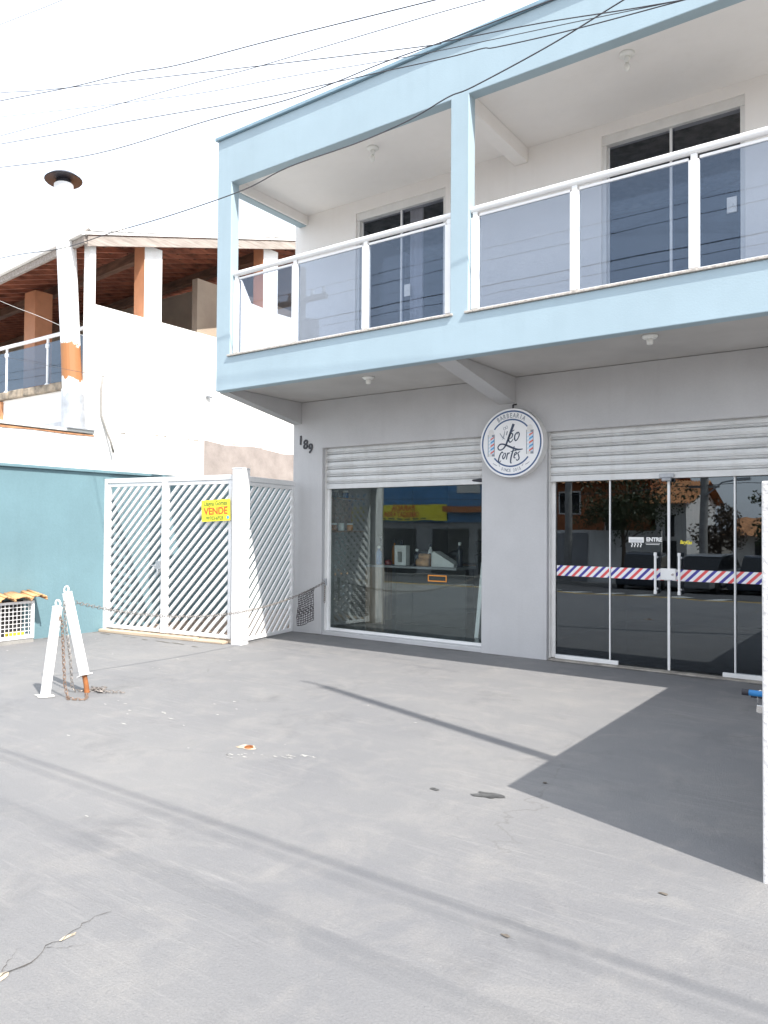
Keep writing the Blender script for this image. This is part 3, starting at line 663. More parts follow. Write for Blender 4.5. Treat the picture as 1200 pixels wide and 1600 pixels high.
# wall shelf with jars
sf = thing('wall_shelf', 'brown wall shelf with small jars inside the shop window', 'shelf'); sf.location = (0, 0, 0)
bobj('shelf_board', (-7.70, -7.42, 9.15, 9.85, 1.53, 1.555), 'shelf_wood', sf, .003)
bobj('shelf_board', (-7.70, -7.42, 9.15, 9.85, 2.05, 2.075), 'shelf_wood', sf, .003)
bobj('shelf_support', (-7.70, -7.66, 9.15, 9.85, 1.556, 2.049), 'shelf_wood', sf, .003)
for k, (y, z, m, lb) in enumerate(((9.22, 1.556, 'bottle_amber', 'small amber jar at the front of the lower wall shelf'), (9.4, 1.556, 'bottle_white', 'small white jar in the middle of the lower wall shelf'), (9.62, 1.556, 'orange_plastic', 'small orange jar at the back of the lower wall shelf'), (9.25, 2.076, 'bottle_dark', 'small dark bottle at the front of the upper wall shelf'), (9.5, 2.076, 'bottle_blue', 'small blue bottle at the back of the upper wall shelf'))):
    j = thing('jar', lb, 'jar', (-7.53, y, z), group='jars on the wall shelf')
    bm = newbm(); lathe(bm, [(.045, 0), (.05, .01), (.05, .08), (.042, .09)], (0, 0, 0), 14); obj('body', bm, m, j, smooth=True)
    bm = newbm(); lathe(bm, [(.047, .091), (.047, .115), (.044, .118)], (0, 0, 0), 14); obj('lid', bm, 'bottle_white', j)
# barber chairs
def barber_chair(loc, rz, label):
    c = thing('barber_chair', label, 'chair', loc, rz, group='barber chairs')
    bm = newbm(); tube(bm, [(-.32, -.28, .025), (0, 0, .05), (.32, .28, .025)], .022, 8); tube(bm, [(-.32, .28, .025), (0, 0, .05), (.32, -.28, .025)], .022, 8); obj('base', bm, 'steel', c)
    bm = newbm(); tube(bm, [(0, 0, .05), (0, 0, .25), (0, 0, .44)], [.05, .035, .03], 14); obj('column', bm, 'steel', c, smooth=True)
    bobj('seat', (-.27, .27, -.27, .25, .44, .58), 'leather_black', c, .04, seg=3)
    bm = newbm(); prism(bm, [(.22, .56), (.32, .56), (.46, 1.15), (.36, 1.17)], 'x', -.26, .26); obj('backrest', bm, 'leather_black', c, bevel=.03)
    bm = newbm(); prism(bm, [(.40, 1.2), (.47, 1.19), (.51, 1.36), (.44, 1.37)], 'x', -.14, .14); obj('headrest', bm, 'leather_black', c, bevel=.02)
    for s in (-1, 1):
        bm = newbm(); tube(bm, [(s*.31, -.22, .5), (s*.31, -.24, .72), (s*.31, .2, .74), (s*.31, .25, .52)], .016, 8); obj('armrest', bm, 'steel', c)
    bm = newbm(); tube(bm, [(-.12, -.27, .48), (-.12, -.55, .24), (.12, -.55, .24), (.12, -.27, .48)], .013, 8); obj('footrest', bm, 'steel', c)
barber_chair((-5.05, 10.3, .056), R(150), 'black leather barber chair on chrome base behind the shop window')
barber_chair((-5.6, 11.2, .056), R(190), 'second barber chair further back, half hidden by the counter')
eas = thing('leaning_board', 'framed board leaning beside the barber chair at the window edge', 'board', (-4.95, 9.75, .056))
bm = newbm(); prism(bm, [(-.2, 0), (-.17, 0), (.03, 1.05), (0, 1.05)], 'x', -.25, .25); obj('panel', bm, 'room_dark', eas)
bm = newbm(); prism(bm, [(-.225, 0), (-.205, 0), (-.005, 1.06), (-.025, 1.06)], 'x', .19, .25); prism(bm, [(-.225, 0), (-.205, 0), (-.005, 1.06), (-.025, 1.06)], 'x', -.25, -.19); obj('frame', bm, 'white_metal', eas)
bm = newbm(); prism(bm, [(.14, 0), (.17, 0), (.03, 1.02), (.01, 1.02)], 'x', -.03, .03); obj('prop', bm, 'room_dark', eas)
# orange sticker outline on the pane
bm = newbm(); wall_holes(bm, -5.57, -5.27, .87, .96, YG - .0065, YG - .0055, [(-5.555, -5.285, .885, .945)]); obj('window_sticker', bm, 'orange_plastic', sw)

# ================================================================== ROUND SIGN
sg = thing('round_sign', 'round white barber shop sign with blue rings on the grey pier', 'sign', (-4.185, YF - .118, 2.675))
RS = .435
bm = newbm(); n = 64
A = [bm.verts.new((RS*math.cos(2*math.pi*k/n), 0, RS*math.sin(2*math.pi*k/n))) for k in range(n)]; B = [bm.verts.new((RS*math.cos(2*math.pi*k/n), .117, RS*math.sin(2*math.pi*k/n))) for k in range(n)]
bm.faces.new(B)
for k in range(n): bm.faces.new((A[k], A[(k+1) % n], B[(k+1) % n], B[k]))
obj('rim', bm, 'sign_rim', sg)
bm = newbm(); prism(bm, [((RS - .004)*math.cos(2*math.pi*k/n), (RS - .004)*math.sin(2*math.pi*k/n)) for k in range(n)], 'y', -.004, .01); obj('face', bm, 'sign_white', sg)
Y0 = -.0055
bm = newbm(); arc_ring(bm, .388, .408, 0, 2*math.pi, Y0, 96); obj('outer_ring', bm, 'print_navy', sg)
bm = newbm(); arc_ring(bm, .283, .302, R(38), R(142), Y0); arc_ring(bm, .283, .302, R(218), R(322), Y0); obj('inner_ring', bm, 'print_navy', sg)
def arc_text(s, rad, a_mid, step, size, m, flip=False, sx=.8):
    for i, ch in enumerate(s):
        if ch == ' ': continue
        a = a_mid + (step * (i - (len(s)-1)/2)) * (1 if flip else -1)
        x, z = rad*math.cos(a), rad*math.sin(a); rot = (a - math.pi/2) if not flip else (a + math.pi/2)
        lettering(ch, size, m, sg, (x, Y0 - .0003, z), rot=(math.pi/2, -rot, 0), sx=sx, extrude=.0004, bold=.001)
arc_text('BARBEARIA', .341, R(90), R(7.6), .085, 'print_grey', sx=.72)
arc_text('SINCE 2015', .345, R(270), R(4.6), .052, 'print_grey', flip=True, sx=.8)
for s in (-1, 1):
    bm = newbm(); stroke(bm, [(s*.25, -.245), (s*.21, -.27), (s*.19, -.275)], [.004, .006, .003], Y0); stroke(bm, [(s*.165, -.262), (s*.158, -.285), (s*.145, -.29)], [.004, .005, .003], Y0); obj('flourish', bm, 'print_grey', sg)
# script lettering, drawn as brush strokes
bm = newbm()
stroke(bm, [(.035, .235), (.005, .16), (-.035, .06), (-.075, -.03), (-.12, -.075), (-.165, -.078), (-.18, -.045), (-.15, -.012), (-.10, -.012), (-.02, -.045), (.08, -.085), (.16, -.085)], [.026, .024, .02, .016, .012, .012, .012, .014, .014, .018, .018, .008], Y0)   # L with its long loop
stroke(bm, [(-.02, .055), (.01, .07), (.022, .105), (.005, .12), (-.02, .09), (-.03, .04), (-.018, .01), (.01, .022), (.03, .05)], [.006, .011, .013, .010, .011, .013, .012, .009, .006], Y0)   # e
stroke(bm, [(.012, .142), (.045, .16)], [.010, .006], Y0)
stroke(bm, [(.085, .13), (.055, .095), (.05, .045), (.068, .025), (.10, .06), (.112, .105), (.095, .128), (.08, .10)], [.008, .012, .014, .011, .010, .012, .010, .005], Y0)   # o
obj('script_lettering', bm, 'print_ink', sg)
bm = newbm()
stroke(bm, [(-.105, -.125), (-.125, -.11), (-.155, -.15), (-.172, -.215), (-.162, -.235), (-.135, -.215)], [.007, .011, .013, .013, .010, .005], Y0 - .0002)   # c
stroke(bm, [(-.09, -.125), (-.115, -.165), (-.105, -.195), (-.08, -.165), (-.075, -.13), (-.09, -.122)], [.007, .011, .011, .010, .010, .005], Y0 - .0002)   # o
stroke(bm, [(-.045, -.12), (-.055, -.165), (-.062, -.205)], [.008, .012, .010], Y0 - .0002); stroke(bm, [(-.055, -.155), (-.03, -.125), (-.012, -.13)], [.006, .011, .006], Y0 - .0002)   # r
stroke(bm, [(.045, -.045), (.02, -.12), (0, -.19), (-.005, -.245), (.012, -.25)], [.010, .014, .015, .013, .006], Y0 - .0002); stroke(bm, [(-.005, -.11), (.075, -.095)], [.006, .009], Y0 - .0002)   # t
stroke(bm, [(.04, -.165), (.075, -.14), (.07, -.12), (.05, -.14), (.042, -.185), (.065, -.19)], [.006, .010, .009, .011, .011, .006], Y0 - .0002)   # e
stroke(bm, [(.125, -.115), (.095, -.13), (.105, -.165), (.11, -.20), (.085, -.222), (.07, -.205)], [.006, .010, .012, .012, .010, .006], Y0 - .0002)   # s
obj('script_lettering', bm, 'print_ink', sg)
bm = newbm()   # scissors and comb
stroke(bm, [(-.155, .13), (-.115, .075), (-.08, .05)], [.006, .009, .003], Y0); stroke(bm, [(-.085, .155), (-.10, .09), (-.115, .045)], [.006, .009, .003], Y0); stroke(bm, [(-.05, .15), (-.065, .10)], [.012, .010], Y0)
for (cx, cz) in ((-.09, .185), (-.06, .20)): stroke(bm, [(cx + .014*math.cos(t), cz + .018*math.sin(t)) for t in [2*math.pi*k/8 for k in range(9)]], [.004]*9, Y0)
obj('scissors_drawing', bm, 'print_grey', sg)
def pole_drawing(cx, z0, z1):
    p = thing('barber_pole_drawing', None, None); p.parent = sg; wd = .042; h = z1 - z0
    bm = newbm(); bm.faces.new([bm.verts.new((x, Y0, z)) for x, z in ((cx-wd, z0), (cx+wd, z0), (cx+wd, z1), (cx-wd, z1))]); obj('tube_print', bm, 'print_pale', p)
    N = 5
    for k in range(N):
        za = z0 + h*k/N; hh = h/N*.5
        bm = newbm(); bm.faces.new([bm.verts.new((x, Y0 - .0006, min(z, z1))) for x, z in ((cx-wd*.25, za), (cx+wd, za+.03), (cx+wd, za+.03+hh), (cx-wd*.25, za+hh))]); obj('stripe', bm, 'print_salmon' if k % 2 == 0 else 'print_cyan', p)
        bm = newbm(); bm.faces.new([bm.verts.new((x, Y0 - .0005, min(z, z1))) for x, z in ((cx-wd*.85, za), (cx-wd*.25, za+.015), (cx-wd*.25, za+.015+hh), (cx-wd*.85, za+hh))]); obj('stripe', bm, 'sign_white', p)
    bm = newbm(); bm.faces.new([bm.verts.new((x, Y0 - .0008, z)) for x, z in blob(cx, z1 + .05, .04, .045, n=16, jag=0)]); obj('dome_print', bm, 'sign_rim', p)
    for za in (z1 - .002, z0 - .028):
        bm = newbm(); bm.faces.new([bm.verts.new((x, Y0 - .001, z)) for x, z in ((cx-wd*1.1, za), (cx+wd*1.1, za), (cx+wd*1.1, za+.028), (cx-wd*1.1, za+.028))]); obj('collar_print', bm, 'sign_rim', p)
        bm = newbm(); bm.faces.new([bm.verts.new((x, Y0 - .0014, z)) for x, z in ((cx+wd*.2, za), (cx+wd*1.1, za), (cx+wd*1.1, za+.028), (cx+wd*.2, za+.028))]); obj('collar_shade_print', bm, 'print_grey', p)
    bm = newbm()
    for x in (cx-wd*1.05, cx+wd*1.05): stroke(bm, [(x, z0 - .03), (x, z1 + .03)], [.004, .004], Y0 - .0016)
    obj('outline_print', bm, 'print_ink', p)
pole_drawing(-.275, -.13, .09); pole_drawing(.255, -.12, .12)
bm = newbm(); tube(bm, [(.0, .05, RS - .01), (.0, .05, RS + .05)], .012, 8); tube(bm, [(0, .05, RS + .05), (.03, .09, RS + .06)], .01, 8); obj('hanger', bm, 'black_paint', sg)

# ================================================================== LOT WALLS, GATE
dw = thing('dividing_wall', 'rough white rendered dividing wall at the right of the forecourt', 'wall', (-.6, 3.83, 0)); dw.location = (0, 0, 0)
bobj('wall_body', (-.603, -.45, 3.83, YF - .001, -.02, 1.828), 'rough_white', dw, .008, seg=3)
sp = thing('service_pole', 'slim grey service pole beyond the white dividing wall', 'pole', (1.5, 3.87, 0))
bm = newbm(); tube(bm, [(0, 0, -.02), (0, 0, 3), (0, 0, 7.7)], [.075, .065, .055], 12); obj('shaft', bm, 'zinc', sp)
bm = newbm(); tube(bm, [(0, 0, 7.7), (0, 0, 7.9), (-.08, 0, 8.0), (-.16, 0, 7.95)], .02, 8); obj('conduit_bend', bm, 'cable_black', sp)
bobj('meter_box', (-.14, .14, -.14, -.052, 1.3, 1.75), 'zinc', sp, .01)

tw = thing('boundary_wall', 'teal painted boundary wall with thin coping at the left', 'wall')
bobj('wall_body', (-10.40, -10.23, 4.8, 14, -.02, 2.41), 'teal_paint', tw, .006)
bobj('coping', (-10.42, -10.185, 4.78, 14, 2.412, 2.455), 'teal_paint', tw, .006)
bobj('end_wall', (-10.228, -7.952, 13.6, 13.75, -.02, 2.6), 'teal_paint', tw)

def gate_panel(parent, x0, x1, z0, z1, y=0, fw=.05, pitch=.138, sw_=.044):
    """framed leaf of diagonal slats in local xz"""
    bm = newbm(); box(bm, x0, x0+fw, y-.02, y+.02, z0, z1); box(bm, x1-fw, x1, y-.02, y+.02, z0, z1); box(bm, x0+fw, x1-fw, y-.019, y+.019, z0, z0+fw); box(bm, x0+fw, x1-fw, y-.019, y+.019, z1-fw, z1); obj('leaf_frame', bm, 'white_metal', parent, bevel=.004)
    ax, bx_, az, bz = x0+fw, x1-fw, z0+fw, z1-fw; c = ax - (bz - az) + pitch*.4
    hw = sw_ / math.sqrt(2)
    while c < bx_:
        # slat centre line: x = c + (z - az); clip
        pts = []
        def clip(off):
            t0 = max(0, ax - c - off); t1 = min(bz - az, bx_ - c - off); return t0, t1
        l0, l1 = clip(-hw); r0, r1 = clip(hw)
        if min(l1, r1) - max(l0, r0) > .03:
            a = [(c-hw+l0, az+l0), (c+hw+r0, az+r0), (c+hw+r1, az+r1), (c-hw+l1, az+l1)]
            bm = newbm(); prism(bm, a, 'y', y-.013, y+.013); obj('slat', bm, 'white_metal', parent)
        c += pitch
g1 = thing('slatted_gate', 'white double-leaf gate of diagonal metal slats in front of teal wall', 'gate', (-10.19, 6.99, 0), math.atan2(.31, 2.52))
gate_panel(g1, .02, 1.20, .06, 2.25); gate_panel(g1, 1.215, 2.44, .06, 2.25)
bobj('meeting_stile', (1.165, 1.25, -.045, -.021, .06, 2.25), 'white_metal', g1, .004)
bobj('top_rail', (.0, 2.44, -.03, .03, 2.255, 2.325), 'white_metal', g1, .005)
bobj('jamb', (-.045, .018, -.03, .03, .0, 2.325), 'white_metal', g1, .005)
bm = newbm(); box(bm, 1.06, 1.155, -.05, -.021, .98, 1.10); tube(bm, [(1.07, -.06, 1.03), (1.0, -.07, 1.03)], .01, 8); tube(bm, [(1.10, -.05, .98), (1.10, -.05, .93)], .013, 8); obj('latch', bm, 'zinc', g1, bevel=.004)
gp = thing('gate_post', 'square white metal post between the two gates', 'post', (-7.62, 7.31, 0), R(7))
bobj('post_body', (-.085, .085, -.085, .085, -.01, 2.395), 'white_metal', gp, .006)
bobj('cap', (-.09, .09, -.09, .09, 2.397, 2.41), 'white_metal', gp, .003)
g2 = thing('side_gate', 'single white slatted side gate between square post and grey pier', 'gate', (-7.66, 7.42, 0), math.atan2(1.27, -.22))
gate_panel(g2, .0, 1.23, .02, 2.23)
bobj('top_rail', (-.02, 1.25, -.025, .025, 2.235, 2.31), 'white_metal', g2, .005)
bm = newbm(); tube(bm, [(1.2, .03, .9), (1.2, .03, 1.0)], .014, 8); tube(bm, [(1.2, .03, 1.5), (1.2, .03, 1.6)], .014, 8); tube(bm, [(1.2, .03, .35), (1.2, .03, .45)], .014, 8); obj('hinge', bm, 'white_metal', g2)
# for-sale sign
fs = thing('sale_sign', 'square yellow for-sale board with red and green print on the gate', 'sign', (-10.19 + 2.19*math.cos(.1224) + .05*math.sin(.1224), 6.99 + 2.19*math.sin(.1224) - .05*math.cos(.1224), 1.83), .1224)
fs.rotation_euler = (0, R(-2.5), .1224)
bobj('board', (-.255, .255, -.004, .004, -.148, .148), 'print_yellow', fs)
lettering('Uagna Gomes', .092, 'print_green', fs, (0, -.0055, .098), sx=.80, extrude=.0008, bold=.0012)
bobj('small_print', (.09, .22, -.0055, -.0041, .043, .05), 'print_green', fs)
lettering('VENDE', .135, 'print_red', fs, (0, -.0055, -.012), sx=1.0, extrude=.0008, bold=.004)
lettering('99703-6928', .075, 'print_green', fs, (-.02, -.0055, -.108), sx=.86, extrude=.0008, bold=.001)
bm = newbm(); prism(bm, [(.215 + .022*math.cos(t), -.105 + .024*math.sin(t)) for t in [2*math.pi*k/12 for k in range(12)]], 'y', -.0055, -.0041); obj('round_mark', bm, 'print_cyan', fs)
bm = newbm()
for x in (-.2, .2): tube(bm, [(x, .004, .13), (x, .03, .13)], .004, 6)
obj('wire_tie', bm, 'steel', fs)
# planks under the gate
for k, (y0, y1, x0, x1, ml) in enumerate(((-.15, -.03, .0, 1.9, 'front plank, worn pale timber, lying before the gate'), (-.03, .10, .05, 2.46, 'rear plank, worn pale timber, lying under the gate'), (-.15, -.03, 1.92, 2.42, 'short end plank, worn pale timber, before the square gate post'))):
    p = bobj('plank', (x0, x1, y0 + .004, y1 - .004, 0.001, .045 - .012*k if k < 2 else .03), 'plank_wood', None, .006, label=ml, cat='plank', group='planks under the gate'); p.location = g1.location; p.rotation_euler = g1.rotation_euler

# ================================================================== NEIGHBOUR: TERRACE HOUSE
th = thing('terrace_house', 'white neighbouring house with roofed upper terrace and timber rafters', 'house')
HX = -10.30
bm = newbm(); box(bm, HX - .18, HX, 6.80, 16, .2, 5.0); obj('side_wall', bm, 'old_white', th, bevel=.006)
bobj('lower_wall', (HX - .18, HX + .03, 4.9, 6.795, .2, 2.98), 'old_white', th, .008)
bm = newbm(); prism(bm, [(8.98, 2.47), (11.6, 2.47), (11.6, 3.08), (11.0, 3.05), (10.2, 3.12), (9.5, 3.08), (8.98, 3.13)], 'x', HX + .001, HX + .006); obj('bare_render', bm, 'old_patch', th)
# higher step of the wall further back
bm = newbm(); prism(bm, [(9.66, 5.001), (9.66, 6.22), (9.86, 6.20), (10.10, 5.83), (10.75, 5.80), (11.5, 5.82), (11.5, 5.001)], 'x', HX - .17, HX - .01); obj('stepped_wall', bm, 'old_white', th)
# cornice crumbs along the old joint
rn = random.Random(5)
for k in range(16):
    y = 7.3 + k*.22 + rn.uniform(-.05, .05); z = 3.12 - rn.uniform(0, .06)
    bm = newbm(); prism(bm, blob(y, z, rn.uniform(.02, .06), rn.uniform(.006, .014), n=9, seed=400+k, jag=.6), 'x', HX + .0005, HX + .005); obj('flaked_spot', bm, 'concrete_raw', th)
# low canopy roof with zinc flashing and raw brick edge
bobj('canopy_slab', (-26, HX + .05, 4.85, 6.79, 3.0, 3.045), 'old_white', th, .008)
bm = newbm(); prism(bm, [(4.9, 2.981), (6.79, 2.981), (6.79, 2.965), (6.4, 2.955), (5.8, 2.965), (5.4, 2.95), (4.9, 2.97)], 'x', HX + .0305, HX + .04); obj('brick_edge', bm, 'brick_raw', th)
bobj('gutter', (-26, HX - .05, 6.55, 6.79, 3.046, 3.20), 'zinc', th, .006)
bobj('terrace_slab', (-26, HX - .182, 6.95, 16, 3.55, 3.78), 'old_white', th)
bobj('terrace_wall', (-26, HX - .182, 6.93, 7.1, 3.05, 3.80), 'old_white', th, .006)
# worn ledge stones under the terrace railing
x = -26.0
k = 0
while x < HX - .3:
    l = rn.uniform(.42, .7); bobj('ledge_stone', (x, min(x + l - .012, HX - .185), 6.86 + rn.uniform(-.01, .01), 7.12, 3.802, 3.93 + rn.uniform(-.008, .008)), 'ledge_stone', th, .015); x += l; k += 1
bobj('brick_corner', (-13.6, -13.2, 6.87, 6.925, 3.3, 3.78), 'brick_raw', th)
bobj('corner_post', (HX - .16, HX + .004, 6.70, 6.797, 3.05, 5.95), 'old_white', th, .006)
# terrace columns
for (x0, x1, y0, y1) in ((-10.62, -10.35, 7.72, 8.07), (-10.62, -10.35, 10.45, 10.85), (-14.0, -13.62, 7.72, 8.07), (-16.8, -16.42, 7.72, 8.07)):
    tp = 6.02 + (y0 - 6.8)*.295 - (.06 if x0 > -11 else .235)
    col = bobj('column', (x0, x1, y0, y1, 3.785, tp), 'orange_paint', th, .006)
    if x0 > -11: bobj('painted_sunlight', (x1 + .0005, x1 + .004, y0 + .002, y1 - .002, 3.80, tp - .005), 'old_white', col)  # white colour stands in for sunlight on the orange column's right face
def roofz(y): return 6.02 + (y - 6.8)*.295
RXe = HX + .06
# roof deck, rafters, purlins, boards, edge tiles
bm = newbm(); prism(bm, [(6.62, roofz(6.62) + .02), (14, roofz(14) + .02), (14, roofz(14) + .05), (6.62, roofz(6.62) + .05)], 'x', -26.5, RXe); obj('roof_deck', bm, 'roof_wood', th)
x = -10.52
while x > -25.5:
    bm = newbm(); prism(bm, [(6.66, roofz(6.66) - .07), (14, roofz(14) - .07), (14, roofz(14) + .018), (6.66, roofz(6.66) + .018)], 'x', x - .03, x + .03); obj('rafter', bm, 'roof_wood', th); x -= .42
y = 6.9
while y < 13.5:
    bm = newbm(); prism(bm, [(y, roofz(y) - .002), (y+.05, roofz(y+.05) - .002), (y+.05, roofz(y+.05) + .0195), (y, roofz(y) + .0195)], 'x', -26, -10.4); obj('batten', bm, 'beam_wood', th); y += .36
for y0, d in ((7.84, .16), (10.55, .18), (12.9, .18)): bobj('purlin', (-26, -10.622, y0, y0 + .13, roofz(y0) - .072 - d, roofz(y0) - .072), 'beam_wood', th, .005)
bm = newbm(); prism(bm, [(6.60, roofz(6.60) - .14), (14, roofz(14) - .14), (14, roofz(14) + .015), (6.60, roofz(6.60) + .015)], 'x', RXe + .002, RXe + .03); obj('rake_board', bm, 'fascia_wood', th)
bm = newbm(); prism(bm, [(6.55, roofz(6.6) + .018), (14, roofz(14) + .03), (14, roofz(14) + .075), (6.55, roofz(6.6) + .065)], 'x', RXe - .10, RXe + .05); obj('rake_flashing', bm, 'old_white', th)
bm = newbm(); prism(bm, [(-26.5, 5.85), (RXe, 5.86), (RXe, 5.97), (-26.5, 5.96)], 'y', 6.555, 6.598); obj('eave_board', bm, 'fascia_wood', th)
bm = newbm(); prism(bm, [(-26.5, 5.97), (RXe, 5.98), (RXe, 6.03), (-26.5, 6.02)], 'y', 6.50, 6.60); obj('eave_flashing', bm, 'old_white', th)
for k in range(24):
    y = 6.62 + k*.30; bm = newbm(); N = 7
    for i in range(N):
        a0, a1 = math.pi*i/N, math.pi*(i+1)/N
        q = [(RXe - .03 + .085*math.cos(a), y2, roofz(y2) + .075 + s*.012 + .06*math.sin(a)) for a, y2, s in ((a0, y, 1), (a1, y, 1), (a1, y + .34, 0), (a0, y + .34, 0))]
        bm.faces.new([bm.verts.new(p) for p in q])
    t = obj('edge_tile', bm, 'old_white', th); sm = t.modifiers.new('thick', 'SOLIDIFY'); sm.thickness = .012
# covering tiles on the slope (cannot be told apart from below)
bm = newbm()
for i in range(80):
    x = -10.4 - i*.2
    for a in range(4):
        a0, a1 = math.pi*a/4, math.pi*(a+1)/4
        bm.faces.new([bm.verts.new(p) for p in ((x+.1*math.cos(a0), 6.6, roofz(6.6)+.06+.05*math.sin(a0)), (x+.1*math.cos(a1), 6.6, roofz(6.6)+.06+.05*math.sin(a1)), (x+.1*math.cos(a1), 14, roofz(14)+.06+.05*math.sin(a1)), (x+.1*math.cos(a0), 14, roofz(14)+.06+.05*math.sin(a0)))])
obj('roof_tiles', bm, 'clay_tile', th, kind='stuff')
bobj('back_wall', (-26, -10.5, 12.3, 12.45, 3.785, 7.4), 'beige_wall', th)
bobj('terrace_door', (-12.3, -11.3, 12.24, 12.299, 3.79, 6.0), 'opp_dark', th)
bobj('inner_wall', (-11.4, -11.25, 9.6, 12.29, 3.79, 6.35), 'beige_wall', th)
bobj('far_side_wall', (-26.15, -26.0, 6.95, 16, 3.0, 5.9), 'old_white', th)
# terrace railing
tr = thing('terrace_railing', None, None); tr.parent = th
bm = newbm(); tube(bm, [(-26, 6.98, 4.76), (HX - .02, 6.98, 4.76)], .032, 12); obj('handrail', bm, 'white_metal', tr)
for x in (-10.62, -11.9, -13.2, -14.5, -15.8, -17.1, -18.4):
    bm = newbm(); tube(bm, [(x, 6.98, 3.93), (x, 6.98, 4.74)], .022, 12); lathe(bm, [(.05, 3.932), (.05, 3.95), (.03, 3.98)], (x, 6.98, 0), 14); lathe(bm, [(.025, 4.56), (.04, 4.58), (.04, 4.63), (.025, 4.65)], (x, 6.98, 0), 14); obj('baluster', bm, 'white_metal', tr)
for a, b in ((-11.87, -10.65), (-13.17, -11.93), (-14.47, -13.23), (-15.77, -14.53), (-17.07, -15.83), (-18.37, -17.13)): bobj('glass_pane', (a, b, 6.976, 6.984, 3.97, 4.66), 'terrace_glass', tr)
bobj('glass_pane', (-10.59, HX - .165, 6.976, 6.984, 3.97, 4.66), 'terrace_glass', tr)
# chimney pipe
cp = thing('chimney_pipe', None, None, (-10.47, 6.58, 3.1)); cp.parent = th
ax = Vector((-.38, 0, 3.80))
bm = newbm(); tube(bm, [ax*t for t in (0, .1, .2, .3, .4, .5, .6, .7, .8, .9, 1)], [.145]*3 + [.142]*8, 22); obj('pipe', bm, 'chimney_paint', cp)
bm = newbm(); tube(bm, [ax*.999, ax*1.03], .11, 18); tube(bm, [ax*1.018, ax*1.021, ax*1.034, ax*1.042], [.27, .28, .22, .05], 22); obj('rain_cap', bm, 'black_paint', cp)
bm = newbm(); N = 22; prev = None; rc = random.Random(17)
for k in range(N + 1):
    t = 2*math.pi*(k % N)/N; c_, s_ = math.cos(t), math.sin(t); jag = (.50, .55, .47, .58, .52, .44)[k % N % 6]
    top_ = ax*(jag/ax.z) + Vector((.158*c_, .158*s_, 0)); cur = (bm.verts.new((.18*c_, .18*s_, -.05)), bm.verts.new(top_))
    if prev: bm.faces.new((prev[0], cur[0], cur[1], prev[1]))
    prev = cur
cl_ = obj('zinc_collar', bm, 'zinc', cp); sm = cl_.modifiers.new('thick', 'SOLIDIFY'); sm.thickness = .004
bobj('base_flashing', (-.30, .26, -.26, .2, -.055, -.04), 'zinc', cp)
bm = newbm(); tube(bm, [(HX + .03, 6.93, 3.92), (HX + .025, 6.90, 3.7), (HX + .02, 6.92, 3.3), (HX + .04, 7.0, 3.06), (HX + .07, 7.05, 2.92), (HX + .08, 7.10, 2.74)], .018, 8); obj('drain_hose', bm, 'pole_concrete', th, smooth=True)
bm = newbm(); tube(bm, [(HX + .02, 9.0, 3.92), (HX + .06, 9.1, 3.90)], .03, 8); obj('spout', bm, 'zinc', th)

for o_ in th.children:
    if o_.name.split('.')[0] in ('roof_deck', 'rafter', 'batten', 'eave_board', 'eave_flashing', 'roof_tiles', 'purlin'):
        for v in o_.data.vertices: v.co.y += .09 * max(0, -10.24 - v.co.x)
# the house stands back from the teal wall: its front corner on the plot, and its true size
HC = Vector((HX, 6.80, 0)); HS = 1.155
for ch in list(th.children): ch.location = Vector(ch.location) - HC
th.scale = (HS, HS, HS); th.location = (-11.9, 7.855, -.248)

# ================================================================== CAGE WITH CLAY TILES
cg = thing('wire_cage', 'white wire mesh cage roofed with clay tiles against the teal wall', 'cage')
x0, x1, y0, y1, z0, z1 = -10.225, -9.98, 4.95, 5.72, .06, .57
bm = newbm()
for (a, b) in ((y0, y0+.045), (y1-.045, y1)): box(bm, x1-.03, x1, a, b, z0, z1)
for (a, b) in ((z0, z0+.05), (z1-.035, z1)): box(bm, x1-.029, x1-.001, y0+.045, y1-.045, a, b)
box(bm, x0, x1-.03, y1-.03, y1, z0, z0+.04); box(bm, x0, x1-.03, y1-.03, y1, z1-.035, z1); box(bm, x0, x1-.03, y0, y0+.03, z0, z0+.04); box(bm, x0, x1-.03, y0, y0+.03, z1-.035, z1)
obj('frame', bm, 'white_metal', cg, bevel=.003)
bm = newbm()
y = y0 + .09
while y < y1 - .05: tube(bm, [(x1-.014, y, z0+.04), (x1-.014, y, z1-.03)], .0045, 5); y += .055
z = z0 + .1
while z < z1 - .04: tube(bm, [(x1-.018, y0+.03, z), (x1-.018, y1-.03, z)], .0045, 5); z += .055
obj('wire_mesh', bm, 'white_metal', cg)
bobj('plinth', (x0, x1 - .01, y0, y1, -.01, z0 - .002), 'pole_concrete', cg, .005)
bobj('inner_back', (x0 - .003, x0 + .01, y0 + .04, y1 - .04, z0, z1), 'room_dark', cg)
for k in range(4):
    yc = y1 + .02 - k*.22; bm = newbm(); N = 8
    for i in range(N):
        a0, a1 = math.pi*i/N, math.pi*(i+1)/N
        q = [(xx, yc + .12*math.cos(a), z1 + .01 + zz + .065*math.sin(a)) for xx, zz, a in ((x1 + .09, 0, a0), (x1 + .09, 0, a1), (x0, .05, a1), (x0, .05, a0))]
        bm.faces.new([bm.verts.new(p) for p in q])
    t = obj('clay_tile', bm, 'clay_pale', cg, smooth=True); sm = t.modifiers.new('thick', 'SOLIDIFY'); sm.thickness = .014; sm.offset = 1
yb = thing('yellow_carton', 'small yellow carton lying inside the wire cage', 'carton', (-10.08, 5.5, .062))
bobj('carton_body', (-.06, .06, -.11, .11, 0, .09), 'print_yellow', yb, .004)
bobj('carton_flap', (.0, .06, -.11, .11, .091, .096), 'clay_pale', yb)

